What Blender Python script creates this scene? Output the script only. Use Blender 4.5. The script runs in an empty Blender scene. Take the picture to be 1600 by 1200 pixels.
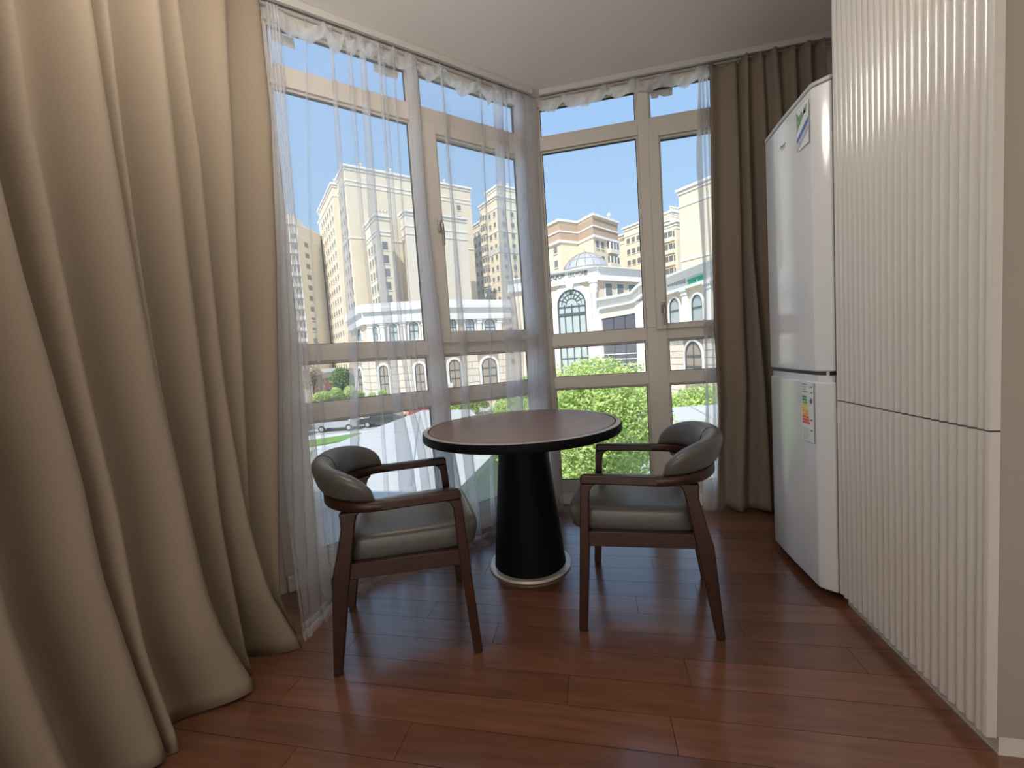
import bpy, bmesh, math, random
from mathutils import Vector, Matrix
random.seed(7)
PI = math.pi
SC = bpy.context.scene
COL = SC.collection

# ------------------------------------------------------------------ camera
YAW, PITCH, ROLL, FPX = math.radians(11.8076), math.radians(-3.8341), math.radians(-3.8605), 639.17
CAM = Vector((0, 0, 1.12))
_f = Vector((-math.sin(YAW)*math.cos(PITCH), math.cos(YAW)*math.cos(PITCH), math.sin(PITCH)))
_r = _f.cross(Vector((0, 0, 1))).normalized(); _u = _r.cross(_f)
RT = _r*math.cos(ROLL) + _u*math.sin(ROLL)
UP = -_r*math.sin(ROLL) + _u*math.cos(ROLL)
cd = bpy.data.cameras.new('camera'); cam = bpy.data.objects.new('camera', cd); COL.objects.link(cam)
cd.sensor_width = 36; cd.lens = FPX*36/1600; cd.clip_start = .02; cd.clip_end = 2000
cam.matrix_world = Matrix(((RT.x, UP.x, -_f.x, CAM.x), (RT.y, UP.y, -_f.y, CAM.y), (RT.z, UP.z, -_f.z, CAM.z), (0, 0, 0, 1)))
SC.camera = cam

# ------------------------------------------------------------------ sky, sun, lamps, exposure
SC.view_settings.view_transform = 'Standard'; SC.view_settings.look = 'None'
SC.view_settings.gamma = 1; SC.view_settings.use_curve_mapping = False
SC.view_settings.exposure = 0.0
SC.cycles.max_bounces = 12; SC.cycles.diffuse_bounces = 6; SC.cycles.transparent_max_bounces = 48
SC.cycles.caustics_reflective = False; SC.cycles.caustics_refractive = False
SC.cycles.sample_clamp_indirect = 6
W = bpy.data.worlds.new('sky'); SC.world = W; W.use_nodes = True
nt = W.node_tree; nt.nodes.clear()
wo = nt.nodes.new('ShaderNodeOutputWorld'); bg = nt.nodes.new('ShaderNodeBackground')
tc = nt.nodes.new('ShaderNodeTexCoord'); sx = nt.nodes.new('ShaderNodeSeparateXYZ'); cr = nt.nodes.new('ShaderNodeValToRGB')
nt.links.new(tc.outputs['Generated'], sx.inputs[0]); nt.links.new(sx.outputs['Z'], cr.inputs[0])
nt.links.new(cr.outputs[0], bg.inputs[0]); nt.links.new(bg.outputs[0], wo.inputs[0])
e = cr.color_ramp.elements
e[0].position = 0.0; e[0].color = (.50, .62, .72, 1)
e[1].position = 1.0; e[1].color = (.19, .34, .64, 1)
m_ = cr.color_ramp.elements.new(.30); m_.color = (.335, .50, .71, 1)
m_ = cr.color_ramp.elements.new(.55); m_.color = (.265, .43, .69, 1)
bg.inputs['Strength'].default_value = 1.42

sun = bpy.data.lights.new('sun', 'SUN'); sun.energy = 5.5; sun.angle = math.radians(.6); sun.color = (1, .95, .86)
so = bpy.data.objects.new('sun', sun); COL.objects.link(so)
so.rotation_euler = Vector((.15, .78, -.86)).to_track_quat('-Z', 'Y').to_euler()   # light travels away from the camera, over the roof

def area(name, loc, target, sx_, sy_, energy, color):
    l = bpy.data.lights.new(name, 'AREA'); l.shape = 'RECTANGLE'; l.size = sx_; l.size_y = sy_; l.energy = energy; l.color = color
    o = bpy.data.objects.new(name, l); COL.objects.link(o); o.location = loc
    o.rotation_euler = (Vector(target)-Vector(loc)).to_track_quat('-Z', 'Y').to_euler()
    return o
# fill light added in front of the closed rear wall, behind the camera
YB_L = -3.0
area('rear_fill_light', (0, YB_L+.05, 1.3), (0, 0, 2.6), 3.1, 2.5, 72, (1, .94, .88))
# the globe lamp hanging from the bay's ceiling, just above the picture's top edge
# (built as a lit glass globe with the curtain rails further down)

# ------------------------------------------------------------------ pixel <-> world helpers (to measure real positions)
def ray(x, y): return RT*(x-800) + UP*(600-y) + _f*FPX
def on_plane(x, y, n, c):
    n = Vector(n); d = ray(x, y); return CAM + d*((c - n.dot(CAM))/n.dot(d))
def on_z(x, y, z): return on_plane(x, y, (0, 0, 1), z)
def proj(P):
    v = Vector(P)-CAM; w = v.dot(_f); return (800+FPX*v.dot(RT)/w, 600-FPX*v.dot(UP)/w)
def lerp(a, b, t): return a+(b-a)*t
def interp(x, xs, ys):
    if x <= xs[0]:
        return ys[0]
    for i in range(1, len(xs)):
        if x <= xs[i]: return lerp(ys[i-1], ys[i], (x-xs[i-1])/(xs[i]-xs[i-1]+1e-9))
    return ys[-1]

# ------------------------------------------------------------------ materials
def mat(name, col, rough=.5, metal=0, spec=.5, noise=None, bump=None, coat=0, rand=0, emis=None, coatr=.08):
    m = bpy.data.materials.new(name); m.use_nodes = True; t = m.node_tree; n = t.nodes; L = t.links
    b = n['Principled BSDF']
    b.inputs['Roughness'].default_value = rough; b.inputs['Metallic'].default_value = metal
    b.inputs['Specular IOR Level'].default_value = spec; b.inputs['Coat Weight'].default_value = coat
    b.inputs['Coat Roughness'].default_value = coatr
    c = n.new('ShaderNodeRGB'); c.outputs[0].default_value = (*col, 1); out = c.outputs[0]
    tcn = n.new('ShaderNodeTexCoord')
    if noise:
        sc, dcol, stretch = noise
        mp = n.new('ShaderNodeMapping'); mp.inputs['Scale'].default_value = stretch; L.new(tcn.outputs['Object'], mp.inputs[0])
        nz = n.new('ShaderNodeTexNoise'); nz.inputs['Scale'].default_value = sc; nz.inputs['Detail'].default_value = 6
        L.new(mp.outputs[0], nz.inputs['Vector'])
        rp = n.new('ShaderNodeMapRange'); rp.inputs[1].default_value = .3; rp.inputs[2].default_value = .7; L.new(nz.outputs[0], rp.inputs[0])
        mx = n.new('ShaderNodeMix'); mx.data_type = 'RGBA'; L.new(rp.outputs[0], mx.inputs[0]); L.new(out, mx.inputs[6]); mx.inputs[7].default_value = (*dcol, 1)
        out = mx.outputs[2]
    if rand:
        oi = n.new('ShaderNodeObjectInfo'); hs = n.new('ShaderNodeHueSaturation')
        rr = n.new('ShaderNodeMapRange'); rr.inputs[3].default_value = 1-rand; rr.inputs[4].default_value = 1+rand
        L.new(oi.outputs['Random'], rr.inputs[0]); L.new(rr.outputs[0], hs.inputs['Value']); L.new(out, hs.inputs['Color']); out = hs.outputs[0]
    L.new(out, b.inputs['Base Color'])
    if bump:
        bs, bst = bump
        nb = n.new('ShaderNodeTexNoise'); nb.inputs['Scale'].default_value = bs; nb.inputs['Detail'].default_value = 3; L.new(tcn.outputs['Object'], nb.inputs['Vector'])
        bu = n.new('ShaderNodeBump'); bu.inputs['Strength'].default_value = bst; bu.inputs['Distance'].default_value = .002
        L.new(nb.outputs[0], bu.inputs['Height']); L.new(bu.outputs[0], b.inputs['Normal'])
    if emis:
        b.inputs['Emission Color'].default_value = (*emis[0], 1); b.inputs['Emission Strength'].default_value = emis[1]
    return m

M = {}
M['wall'] = mat('wall_paint', (.74, .71, .66), .8, bump=(60, .1))
M['ceiling'] = mat('ceiling_paint', (.84, .82, .78), .85)
M['frame'] = mat('window_frame_plastic', (.55, .52, .48), .42)
M['gasket'] = mat('black_gasket', (.03, .03, .03), .6)
M['sill'] = mat('white_skirting', (.72, .70, .66), .4)
M['rail'] = mat('rail_grey_plastic', (.50, .49, .47), .5)
M['rail_dark'] = mat('rail_groove', (.11, .105, .10), .6)
M['handle'] = mat('handle_metal', (.30, .28, .26), .3, metal=.5)
M['plank'] = mat('floor_plank_wood', (.215, .092, .050), .28, noise=(3.0, (.135, .055, .031), (1.2, 14, 1)), rand=.22, bump=(40, .05), spec=.6, coat=1.0, coatr=.17)
M['joint'] = mat('floor_joint', (.03, .014, .009), .7)
M['wood'] = mat('walnut_stained_wood', (.050, .018, .0095), .36, noise=(8, (.026, .0095, .0055), (2, 14, 14)), spec=.4)
M['leather'] = mat('grey_taupe_leather', (.088, .084, .080), .36, bump=(260, .12), spec=.65)
M['seam'] = mat('dark_seam', (.02, .018, .016), .6)
M['glide'] = mat('rubber_glide', (.015, .015, .015), .6)
M['tblack'] = mat('table_black', (.004, .004, .0045), .6, spec=.12)
M['ttop'] = mat('table_leather_brown', (.21, .125, .095), .36, noise=(90, (.18, .105, .08), (1, 1, 1)), bump=(200, .05), spec=.8)
M['tedge'] = mat('table_rim', (.34, .28, .25), .25, spec=.8)
M['steel'] = mat('champagne_steel', (.86, .80, .70), .3, metal=.35)
M['reed'] = mat('glossy_cream_lacquer', (.70, .675, .645), .20, spec=.5, coat=.4)
M['carcass'] = mat('cabinet_side', (.40, .36, .32), .5)
M['fridge'] = mat('fridge_white', (.74, .76, .79), .14, spec=.5, coat=.3)
M['fridge_grey'] = mat('fridge_grey', (.52, .52, .52), .3)
M['dark'] = mat('black_plastic', (.02, .02, .02), .4)
M['curtain'] = mat('beige_blackout_cloth', (.30, .243, .185), .85, noise=(420, (.27, .218, .165), (1, 1, .3)), bump=(900, .22), spec=.15)
M['curtain_shaded'] = mat('beige_blackout_cloth_shaded', (.235, .19, .15), .85, noise=(420, (.21, .17, .135), (1, 1, .3)), bump=(900, .22), spec=.15)  # same cloth as the left curtain, its backlit shade put into the colour
M['paper'] = mat('torn_grey_paper', (.62, .61, .60), .8)
# outside
M['cream'] = mat('cream_facade', (.80, .70, .54), .9, noise=(.25, (.76, .66, .50), (1, 1, 1)))
M['cream_pale'] = mat('pale_facade', (.82, .74, .62), .9, noise=(.25, (.78, .71, .60), (1, 1, 1)))
M['white'] = mat('white_stucco', (.84, .82, .78), .85)
M['peach'] = mat('peach_stucco', (.80, .66, .52), .9)
M['stone'] = mat('cream_stone_block', (.80, .71, .60), .9, rand=.05)
M['joint_st'] = mat('stone_joint', (.42, .35, .28), .9)
M['brownband'] = mat('brown_band', (.50, .37, .27), .9)
M['balc'] = mat('balcony_infill', (.62, .60, .55), .6)
M['owin'] = mat('far_window_glass', (.20, .21, .21), .25)
M['owin2'] = mat('arched_window_glass', (.46, .52, .51), .5)
M['odark'] = mat('dark_glazing', (.13, .13, .16), .2)
M['mull'] = mat('dark_mullion', (.09, .11, .12), .4)
M['dome'] = mat('dome_panel', (.42, .45, .56), .4)
M['green_sign'] = mat('green_sign', (.03, .42, .22), .5)
M['grey_letter'] = mat('grey_letters', (.16, .16, .16), .5)
M['faint'] = mat('pale_letters', (.5, .49, .48), .6)
M['roof'] = mat('white_roof_sheet', (.60, .60, .58), .7, noise=(1.5, (.54, .54, .53), (1, 1, 1)))
M['shedwall'] = mat('grey_shed_wall', (.45, .47, .50), .8)
M['asphalt'] = mat('pale_asphalt', (.50, .49, .47), .9, noise=(.5, (.42, .41, .40), (1, 1, 1)))
M['grass'] = mat('grass', (.20, .36, .07), .95, noise=(2, (.13, .26, .05), (1, 1, 1)))
M['kerb'] = mat('kerb', (.66, .65, .62), .9)
M['bark'] = mat('bark', (.12, .09, .06), .9, noise=(6, (.07, .05, .035), (1, 1, .3)))
M['redpaint'] = mat('dull_red', (.35, .13, .10), .7)
M['yellow'] = mat('yellow_paint', (.85, .55, .05), .6)
M['car_black'] = mat('car_black', (.03, .035, .04), .15, coat=1)
M['car_silver'] = mat('car_silver', (.50, .52, .55), .25, metal=.3, coat=1)
M['car_white'] = mat('car_white', (.8, .8, .8), .2, coat=1)
M['car_red'] = mat('car_red', (.5, .03, .03), .2, coat=1)
M['carglass'] = mat('car_glass', (.06, .08, .09), .08)
M['tyre'] = mat('tyre', (.02, .02, .02), .8)
M['host'] = mat('host_building', (.6, .55, .47), .9)

def leafmat(name, c1, c2):
    m = bpy.data.materials.new(name); m.use_nodes = True; t = m.node_tree; n = t.nodes; L = t.links; n.clear()
    o = n.new('ShaderNodeOutputMaterial'); g = n.new('ShaderNodeNewGeometry'); mx = n.new('ShaderNodeMix'); mx.data_type = 'RGBA'
    mx.inputs[6].default_value = (*c1, 1); mx.inputs[7].default_value = (*c2, 1); L.new(g.outputs['Random Per Island'], mx.inputs[0])
    d = n.new('ShaderNodeBsdfDiffuse'); tr = n.new('ShaderNodeBsdfTranslucent'); ad = n.new('ShaderNodeMixShader'); ad.inputs[0].default_value = .35
    L.new(mx.outputs[2], d.inputs[0]); L.new(mx.outputs[2], tr.inputs[0]); L.new(d.outputs[0], ad.inputs[1]); L.new(tr.outputs[0], ad.inputs[2]); L.new(ad.outputs[0], o.inputs[0])
    return m
M['leaf'] = leafmat('leaf_light', (.78, .84, .38), (.40, .58, .18))
M['leaf_dark'] = leafmat('leaf_dark', (.34, .48, .16), (.10, .22, .06))
M['blossom'] = leafmat('blossom_leaf', (.75, .62, .50), (.5, .42, .30))

def glassmat():
    m = bpy.data.materials.new('window_glass'); m.use_nodes = True; t = m.node_tree; n = t.nodes; L = t.links; n.clear()
    o = n.new('ShaderNodeOutputMaterial'); tr = n.new('ShaderNodeBsdfTransparent'); tr.inputs[0].default_value = (.97, .98, .98, 1)
    gl = n.new('ShaderNodeBsdfGlossy'); gl.inputs['Roughness'].default_value = .01; fr = n.new('ShaderNodeFresnel'); fr.inputs[0].default_value = 1.22
    mx = n.new('ShaderNodeMixShader'); L.new(fr.outputs[0], mx.inputs[0]); L.new(tr.outputs[0], mx.inputs[1]); L.new(gl.outputs[0], mx.inputs[2]); L.new(mx.outputs[0], o.inputs[0])
    return m
M['glass'] = glassmat()

def sheermat(SHEER_T, nm):
    # woven voile: what passes between the threads falls as the cloth is crossed more obliquely (t ** 1/cos)
    m = bpy.data.materials.new(nm); m.use_nodes = True; t = m.node_tree; n = t.nodes; L = t.links; n.clear()
    o = n.new('ShaderNodeOutputMaterial'); g = n.new('ShaderNodeNewGeometry')
    dt = n.new('ShaderNodeVectorMath'); dt.operation = 'DOT_PRODUCT'; L.new(g.outputs['Incoming'], dt.inputs[0]); L.new(g.outputs['Normal'], dt.inputs[1])
    ab = n.new('ShaderNodeMath'); ab.operation = 'ABSOLUTE'; L.new(dt.outputs['Value'], ab.inputs[0])
    mxn = n.new('ShaderNodeMath'); mxn.operation = 'MAXIMUM'; mxn.inputs[1].default_value = .07; L.new(ab.outputs[0], mxn.inputs[0])
    iv = n.new('ShaderNodeMath'); iv.operation = 'DIVIDE'; iv.inputs[0].default_value = 1.0; L.new(mxn.outputs[0], iv.inputs[1])
    pw = n.new('ShaderNodeMath'); pw.operation = 'POWER'; pw.inputs[0].default_value = SHEER_T; L.new(iv.outputs[0], pw.inputs[1])
    op = n.new('ShaderNodeMath'); op.operation = 'SUBTRACT'; op.inputs[0].default_value = 1.0; L.new(pw.outputs[0], op.inputs[1])
    d = n.new('ShaderNodeBsdfDiffuse'); d.inputs[0].default_value = (.90, .90, .93, 1)
    tl = n.new('ShaderNodeBsdfTranslucent'); tl.inputs[0].default_value = (.97, .97, .99, 1)
    ms = n.new('ShaderNodeMixShader'); ms.inputs[0].default_value = .84; L.new(d.outputs[0], ms.inputs[1]); L.new(tl.outputs[0], ms.inputs[2])
    tr = n.new('ShaderNodeBsdfTransparent'); mx = n.new('ShaderNodeMixShader'); L.new(op.outputs[0], mx.inputs[0]); L.new(tr.outputs[0], mx.inputs[1]); L.new(ms.outputs[0], mx.inputs[2])
    L.new(mx.outputs[0], o.inputs[0]); return m
M['sheer'] = sheermat(.83, 'white_voile')
M['sheer_tape'] = sheermat(.45, 'white_header_tape')
M['sheer_hem'] = sheermat(.62, 'white_hem')

# ------------------------------------------------------------------ mesh helpers
class G:
    def __init__(s, F=None): s.v = []; s.f = []; s.F = F
    def add(s, vs, fs):
        k = len(s.v)
        for p in vs:
            p = Vector(p); s.v.append(s.F(p) if s.F else p)
        for q in fs: s.f.append([i+k for i in q])
        return s
    def box(s, x0, x1, y0, y1, z0, z1):
        return s.add([(x0, y0, z0), (x1, y0, z0), (x1, y1, z0), (x0, y1, z0), (x0, y0, z1), (x1, y0, z1), (x1, y1, z1), (x0, y1, z1)],
                     [(0, 3, 2, 1), (4, 5, 6, 7), (0, 1, 5, 4), (1, 2, 6, 5), (2, 3, 7, 6), (3, 0, 4, 7)])
    def prism(s, poly, a0, a1, axes='xz'):
        # polygon in two axes, extruded along the third
        def P(p, a):
            return {'xz': (p[0], a, p[1]), 'xy': (p[0], p[1], a), 'yz': (a, p[0], p[1])}[axes]
        n = len(poly)
        return s.add([P(p, a0) for p in poly]+[P(p, a1) for p in poly],
                     [list(range(n))[::-1], list(range(n, 2*n))]+[(i, (i+1) % n, n+(i+1) % n, n+i) for i in range(n)])
    def lathe(s, prof, n=48, c=(0, 0, 0), caps=True):
        vs = []; fs = []; m = len(prof)
        for i in range(n):
            a = 2*PI*i/n
            for r, z in prof: vs.append((c[0]+r*math.cos(a), c[1]+r*math.sin(a), c[2]+z))
        for i in range(n):
            j = (i+1) % n
            for k in range(m-1): fs.append((i*m+k, j*m+k, j*m+k+1, i*m+k+1))
        if caps:
            if prof[0][0] > 1e-4: fs.append([i*m for i in range(n)][::-1])
            if prof[-1][0] > 1e-4: fs.append([i*m+m-1 for i in range(n)])
        return s.add(vs, fs)
    def tube(s, pts, r, n=8, closed=False):
        pts = [Vector(p) for p in pts]; vs = []; fs = []; N = len(pts)
        rr = r if isinstance(r, (list, tuple)) else [r]*N
        for i, p in enumerate(pts):
            a = pts[max(0, i-1)] if not closed else pts[i-1]; b = pts[min(N-1, i+1)] if not closed else pts[(i+1) % N]
            d = (b-a).normalized(); h = Vector((0, 0, 1)) if abs(d.z) < .9 else Vector((1, 0, 0))
            x = d.cross(h).normalized(); y = d.cross(x)
            for k in range(n):
                t = 2*PI*k/n; vs.append(p+(x*math.cos(t)+y*math.sin(t))*rr[i])
        for i in range(N-1 if not closed else N):
            j = (i+1) % N
            for k in range(n): fs.append((i*n+k, i*n+(k+1) % n, j*n+(k+1) % n, j*n+k))
        if not closed: fs += [list(range(n))[::-1], [(N-1)*n+k for k in range(n)]]
        return s.add(vs, fs)
    def grid(s, rows, closed=False):
        n = len(rows[0]); vs = [p for r in rows for p in r]; fs = []
        for i in range(len(rows)-1):
            for j in range(n if closed else n-1):
                k = (j+1) % n; fs.append((i*n+j, i*n+k, (i+1)*n+k, (i+1)*n+j))
        return s.add(vs, fs)

def tag(o, label=None, cat=None, group=None, kind=None):
    if label: o['label'] = label
    if cat: o['category'] = cat
    if group: o['group'] = group
    if kind: o['kind'] = kind
    return o
def thing(name, label, cat, loc=(0, 0, 0), rz=0, group=None):
    o = bpy.data.objects.new(name, None); COL.objects.link(o); o.location = loc; o.rotation_euler = (0, 0, rz); o.empty_display_size = .1
    return tag(o, label, cat, group)
def wloc(o):
    v = Vector((0, 0, 0)); r = 0
    while o is not None:
        v = Vector(o.location)+Matrix.Rotation(o.rotation_euler.z, 3, 'Z') @ v; r += o.rotation_euler.z; o = o.parent
    return v, r
def obj(name, g, m, parent=None, bevel=0, smooth=40, world=False, seg=2, origin=None, kind=None, label=None):
    """one mesh object; world=True: the vertices are world coordinates and are moved into the parent's frame"""
    vs = g.v
    if world and parent is not None:
        L, r = wloc(parent); R_ = Matrix.Rotation(-r, 3, 'Z'); vs = [R_ @ (p-L) for p in vs]
    loc = Vector((0, 0, 0))
    if parent is None and vs:
        if origin is None:
            xs = [p.x for p in vs]; ys = [p.y for p in vs]; zs = [p.z for p in vs]
            loc = Vector(((min(xs)+max(xs))/2, (min(ys)+max(ys))/2, min(zs)))
        else: loc = Vector(origin)
        vs = [p-loc for p in vs]
    me = bpy.data.meshes.new(name); me.from_pydata([tuple(p) for p in vs], [], g.f); me.update()
    bm = bmesh.new(); bm.from_mesh(me); bmesh.ops.recalc_face_normals(bm, faces=bm.faces); bm.to_mesh(me); bm.free()
    me.materials.append(m if not isinstance(m, str) else M[m])
    if smooth:
        for p in me.polygons: p.use_smooth = True
        try: me.set_sharp_from_angle(angle=math.radians(smooth))
        except Exception: pass
    o = bpy.data.objects.new(name, me); COL.objects.link(o); o.location = loc
    if parent is not None: o.parent = parent
    if bevel:
        b = o.modifiers.new('bevel', 'BEVEL'); b.width = bevel; b.segments = seg; b.limit_method = 'ANGLE'; b.angle_limit = math.radians(50); b.harden_normals = False
    if kind: o['kind'] = kind
    if label: o['label'] = label
    return o
def struct(name, g, m, parent=None, **k):
    o = obj(name, g, m, parent, **k); o['kind'] = 'structure'; return o
def box(x0, x1, y0, y1, z0, z1, F=None): return G(F).box(x0, x1, y0, y1, z0, z1)

# ------------------------------------------------------------------ room shell
S2 = math.sqrt(.5); CD = 3.345                # slanted window plane: y - x = CD
H = 2.91; XL, XR, YB = -1.62, 1.58, -3.0
YR = 3.0
cx = YR-CD                                    # corner of the two windows
yl = XL+CD
foot = [(XL, YB), (XR, YB), (XR, YR+.02), (cx, YR+.02), (XL, yl+.02)]
struct('floor', G().prism(foot, -.14, -.012, 'xy'), 'joint', origin=(0, 0, -.012))
FLOOR = bpy.data.objects['floor']
struct('ceiling', G().prism([(XL-.1, YB-.1), (XR+.1, YB-.1), (XR+.1, YR+.12), (cx-.04, YR+.12), (XL-.1, yl+.10)], H, H+.16, 'xy'), 'ceiling')
struct('wall_left', box(XL-.12, XL, YB, yl, 0, H), 'wall')
struct('wall_right', box(XR, XR+.12, YB, YR, 0, H), 'wall')
struct('wall_rear', box(XL, XR, YB-.12, YB, 0, H), 'wall')
struct('wall_back', box(1.12, XR, YR, YR+.12, 0, H), 'wall')
struct('wall_back_upper', box(cx, 1.12, YR, YR+.12, 2.885, H), 'wall')
struct('wall_back_lower', box(cx, 1.12, YR-.004, YR+.12, 0, .085), 'wall')
def FD(p): # slanted frame: x along, y outward, z up
    return Vector((-CD/2+S2*p.x-S2*p.y, CD/2+S2*p.x+S2*p.y, p.z))
def FR(p): return Vector((p.x, YR+p.y, p.z))
SD0, SD1 = (XL+yl)*S2, (cx+YR)*S2
struct('wall_slanted_upper', box(SD0, SD1, 0, .12, 2.885, H, FD), 'wall')
struct('wall_slanted_lower', box(SD0, SD1, -.004, .12, 0, .085, FD), 'wall')
# skirtings
struct('baseboard_back', box(cx+.02, 1.40, -.03, -.004, 0, .086, FR), 'sill', bevel=.004)
struct('baseboard_slanted', box(SD0+.02, SD1-.03, -.03, -.004, 0, .086, FD), 'sill', bevel=.004)

# floor planks, each its own object
PW, PL = .1235, 1.285
rowj = {0: -.148, 1: -.46, 2: -.785, 3: .03, 4: -.89, 5: .657, 6: .28, 7: -.35, 8: .66, -1: .164, -2: -.622, -3: .52, -4: -.2}
fpoly = foot
def xrange_at(y):
    return (XL if y < yl else y-CD), XR
k0 = int((YB-1.353)/PW)-1
for k in range(k0, 14):
    ya = 1.353+PW*k; yb = ya+PW                       # row k spans ya..yb ; shift so that k=0 is the row 1.353..1.4765
    ya_, yb_ = max(ya, YB), min(yb, YR)
    if yb_-ya_ < .01: continue
    j = {0: -1.034, 1: -.46, 2: -.785, 4: -.89, 5: .657, 9: .66, 8: -.1, 3: .12, 6: .23, 7: -.4, -1: -.148, -2: .164, -3: -.622, -4: .35}.get(k, random.uniform(-1, 1))
    xs = sorted([j+PL*i for i in range(-3, 4)])
    for a, b in zip(xs[:-1], xs[1:]):
        xa, xb = max(a, XL), min(b, XR)
        if xb-xa < .02: continue
        l0, l1 = xrange_at(ya_)[0], xrange_at(yb_)[0]
        if xb <= l0+.01: continue
        g_ = .0008
        A = max(xa+g_, l0); B = max(xa+g_, l1)
        if B > xb-g_: B = xb-g_
        poly = [(A, ya_+g_), (xb-g_, ya_+g_), (xb-g_, yb_-g_), (B, yb_-g_)]
        o = obj('plank', G().prism(poly, -.012, 0, 'xy'), 'plank', FLOOR, world=True, smooth=0)

# ------------------------------------------------------------------ windows
def window(name, F, x0, x1, cols, mullion, sash, zs, frame_top, handle, label):
    """cols: [(glass x0, x1) fixed column, (x0, x1) sash-column transom], sash: (x0,x1,z0,z1,bottom x0,x1)"""
    L0 = F(Vector(((x0+x1)/2, 0, .085)))
    root = bpy.data.objects.new(name, None); COL.objects.link(root); root.location = L0; root['kind'] = 'structure'
    B = .012; D0, D1 = -.028, .03
    (a0, a1), (b0, b1) = cols
    (g4a, g4b), (g3a, g3b), (g2a, g2b), (g1a, g1b) = zs
    sx0, sx1, sz0, sz1, px0, px1 = sash
    def bar(nm, *bx): return obj(nm, box(*bx, F), 'frame', root, bevel=.003, world=True)
    # verticals
    bar('frame_post', x0, a0-B, D0, D1, .085, frame_top)
    bar('frame_post', px1+B, x1, D0, D1, .085, frame_top)
    bar('mullion', a1+B, b0-B, D0, D1, g2a-B+.006, frame_top)
    bar('mullion', a1+B, px0-B, D0, D1, .085, g2a-B+.006)
    # horizontals
    for (p, q) in ((a0-B, a1+B), (b0-B, px1+B)):
        bar('head_rail', p, q, D0, D1, g1b+B, frame_top)
        bar('transom_rail', p, q, D0, D1, g2b+B, g1a-B)
    for (p, q) in ((a0-B, a1+B), (px0-B, px1+B)):
        bar('middle_rail', p, q, D0, D1, g3b+B, g2a-B)
        bar('lower_rail', p, q, D0, D1, g4b+B, g3a-B)
        bar('bottom_rail', p, q, D0, D1, .085, g4a-B)
    panes = [(a0, a1, g1a, g1b), (b0, b1, g1a, g1b), (a0, a1, g2a, g2b), (sx0, sx1, sz0, sz1), (a0, a1, g3a, g3b), (px0, px1, g3a, g3b), (a0, a1, g4a, g4b), (px0, px1, g4a, g4b)]
    # sash
    so_ = .055
    q0, q1, r0, r1 = b0-B+.002, b1+B+.0, g2a-B-.01+.03, g2b+B-.004
    g = G(F); g.box(q0-.012, sx0-B, -.046, -.012, r0-.03, r1+.012); g.box(sx1+B, q1+.012, -.046, -.012, r0-.03, r1+.012)
    g.box(sx0-B, sx1+B, -.046, -.012, sz1+B, r1+.012); g.box(sx0-B, sx1+B, -.046, -.012, r0-.03, sz0-B)
    sh = obj('sash', g, 'frame', root, bevel=.003, world=True)
    for i, (p0, p1, z0, z1) in enumerate(panes):
        dd = -.03 if i == 3 else -.012
        g = G(F)
        g.box(p0-B-.001, p0, dd, .012, z0-B, z1+B); g.box(p1, p1+B+.001, dd, .012, z0-B, z1+B)
        g.box(p0, p1, dd, .012, z0-B-.001, z0); g.box(p0, p1, dd, .012, z1, z1+B+.001)
        bd = obj('glazing_bead', g, 'frame', root, world=True, bevel=.002)
        g = G(F); t_ = .0035
        g.box(p0, p0+t_, -.004, .010, z0, z1); g.box(p1-t_, p1, -.004, .010, z0, z1); g.box(p0+t_, p1-t_, -.004, .010, z0, z0+t_); g.box(p0+t_, p1-t_, -.004, .010, z1-t_, z1)
        obj('gasket', g, 'gasket', root, world=True)
        obj('pane', box(p0+.0005, p1-.0005, .004, .007, z0+.0005, z1-.0005, F), 'glass', root, world=True, smooth=0)
    # handle on the sash stile
    hx, hz = handle
    g = G(F).box(hx-.014, hx+.014, -.060, -.046, hz-.035, hz+.035)
    hp = obj('handle', g, 'handle', root, bevel=.006, world=True, seg=3)
    pts = [Vector((hx, -.058, hz+.012)), Vector((hx, -.078, hz+.012)), Vector((hx, -.088, hz+.002)), Vector((hx+.001, -.09, hz-.03)), Vector((hx+.002, -.088, hz-.12))]
    obj('handle_lever', G().tube([F(p) for p in pts], [.009, .009, .010, .009, .008], 10), 'handle', hp, world=True)
    return root
ZS = [(.180, .852), (.947, 1.156), (1.258, 2.527), (2.645, 2.824)]
w2 = window('window_2', FR, cx+.01, 1.12, [(-.297, .340), (.438, 1.045)], None, (.492, .992, 1.273, 2.491, .498, 1.05), ZS, 2.885, (.463, 1.38), '')
w1 = window('window_1', FD, SD0+.01, SD1-.01, [(.252, .938), (1.027, 1.700)], None, (1.105, 1.690, 1.300, 2.465, 1.058, 1.690), [(.172, .842), (.947, 1.151), (1.252, 2.516), (2.636, 2.812)], 2.885, (1.072, 1.93), '')
# corner post between the two windows
struct('trim_corner_post', G().prism([(cx-.055, YR-.055+.0), (cx+.012, YR-.028), (cx+.012, YR+.05), (cx-.06, YR+.05), (cx-.075, YR-.02)], .0, 2.885, 'xy'), 'frame')

struct('trim_left_corner', box(SD0-.04, SD0+.012, -.02, .12, 0, 2.885, FD), 'frame')
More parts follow.
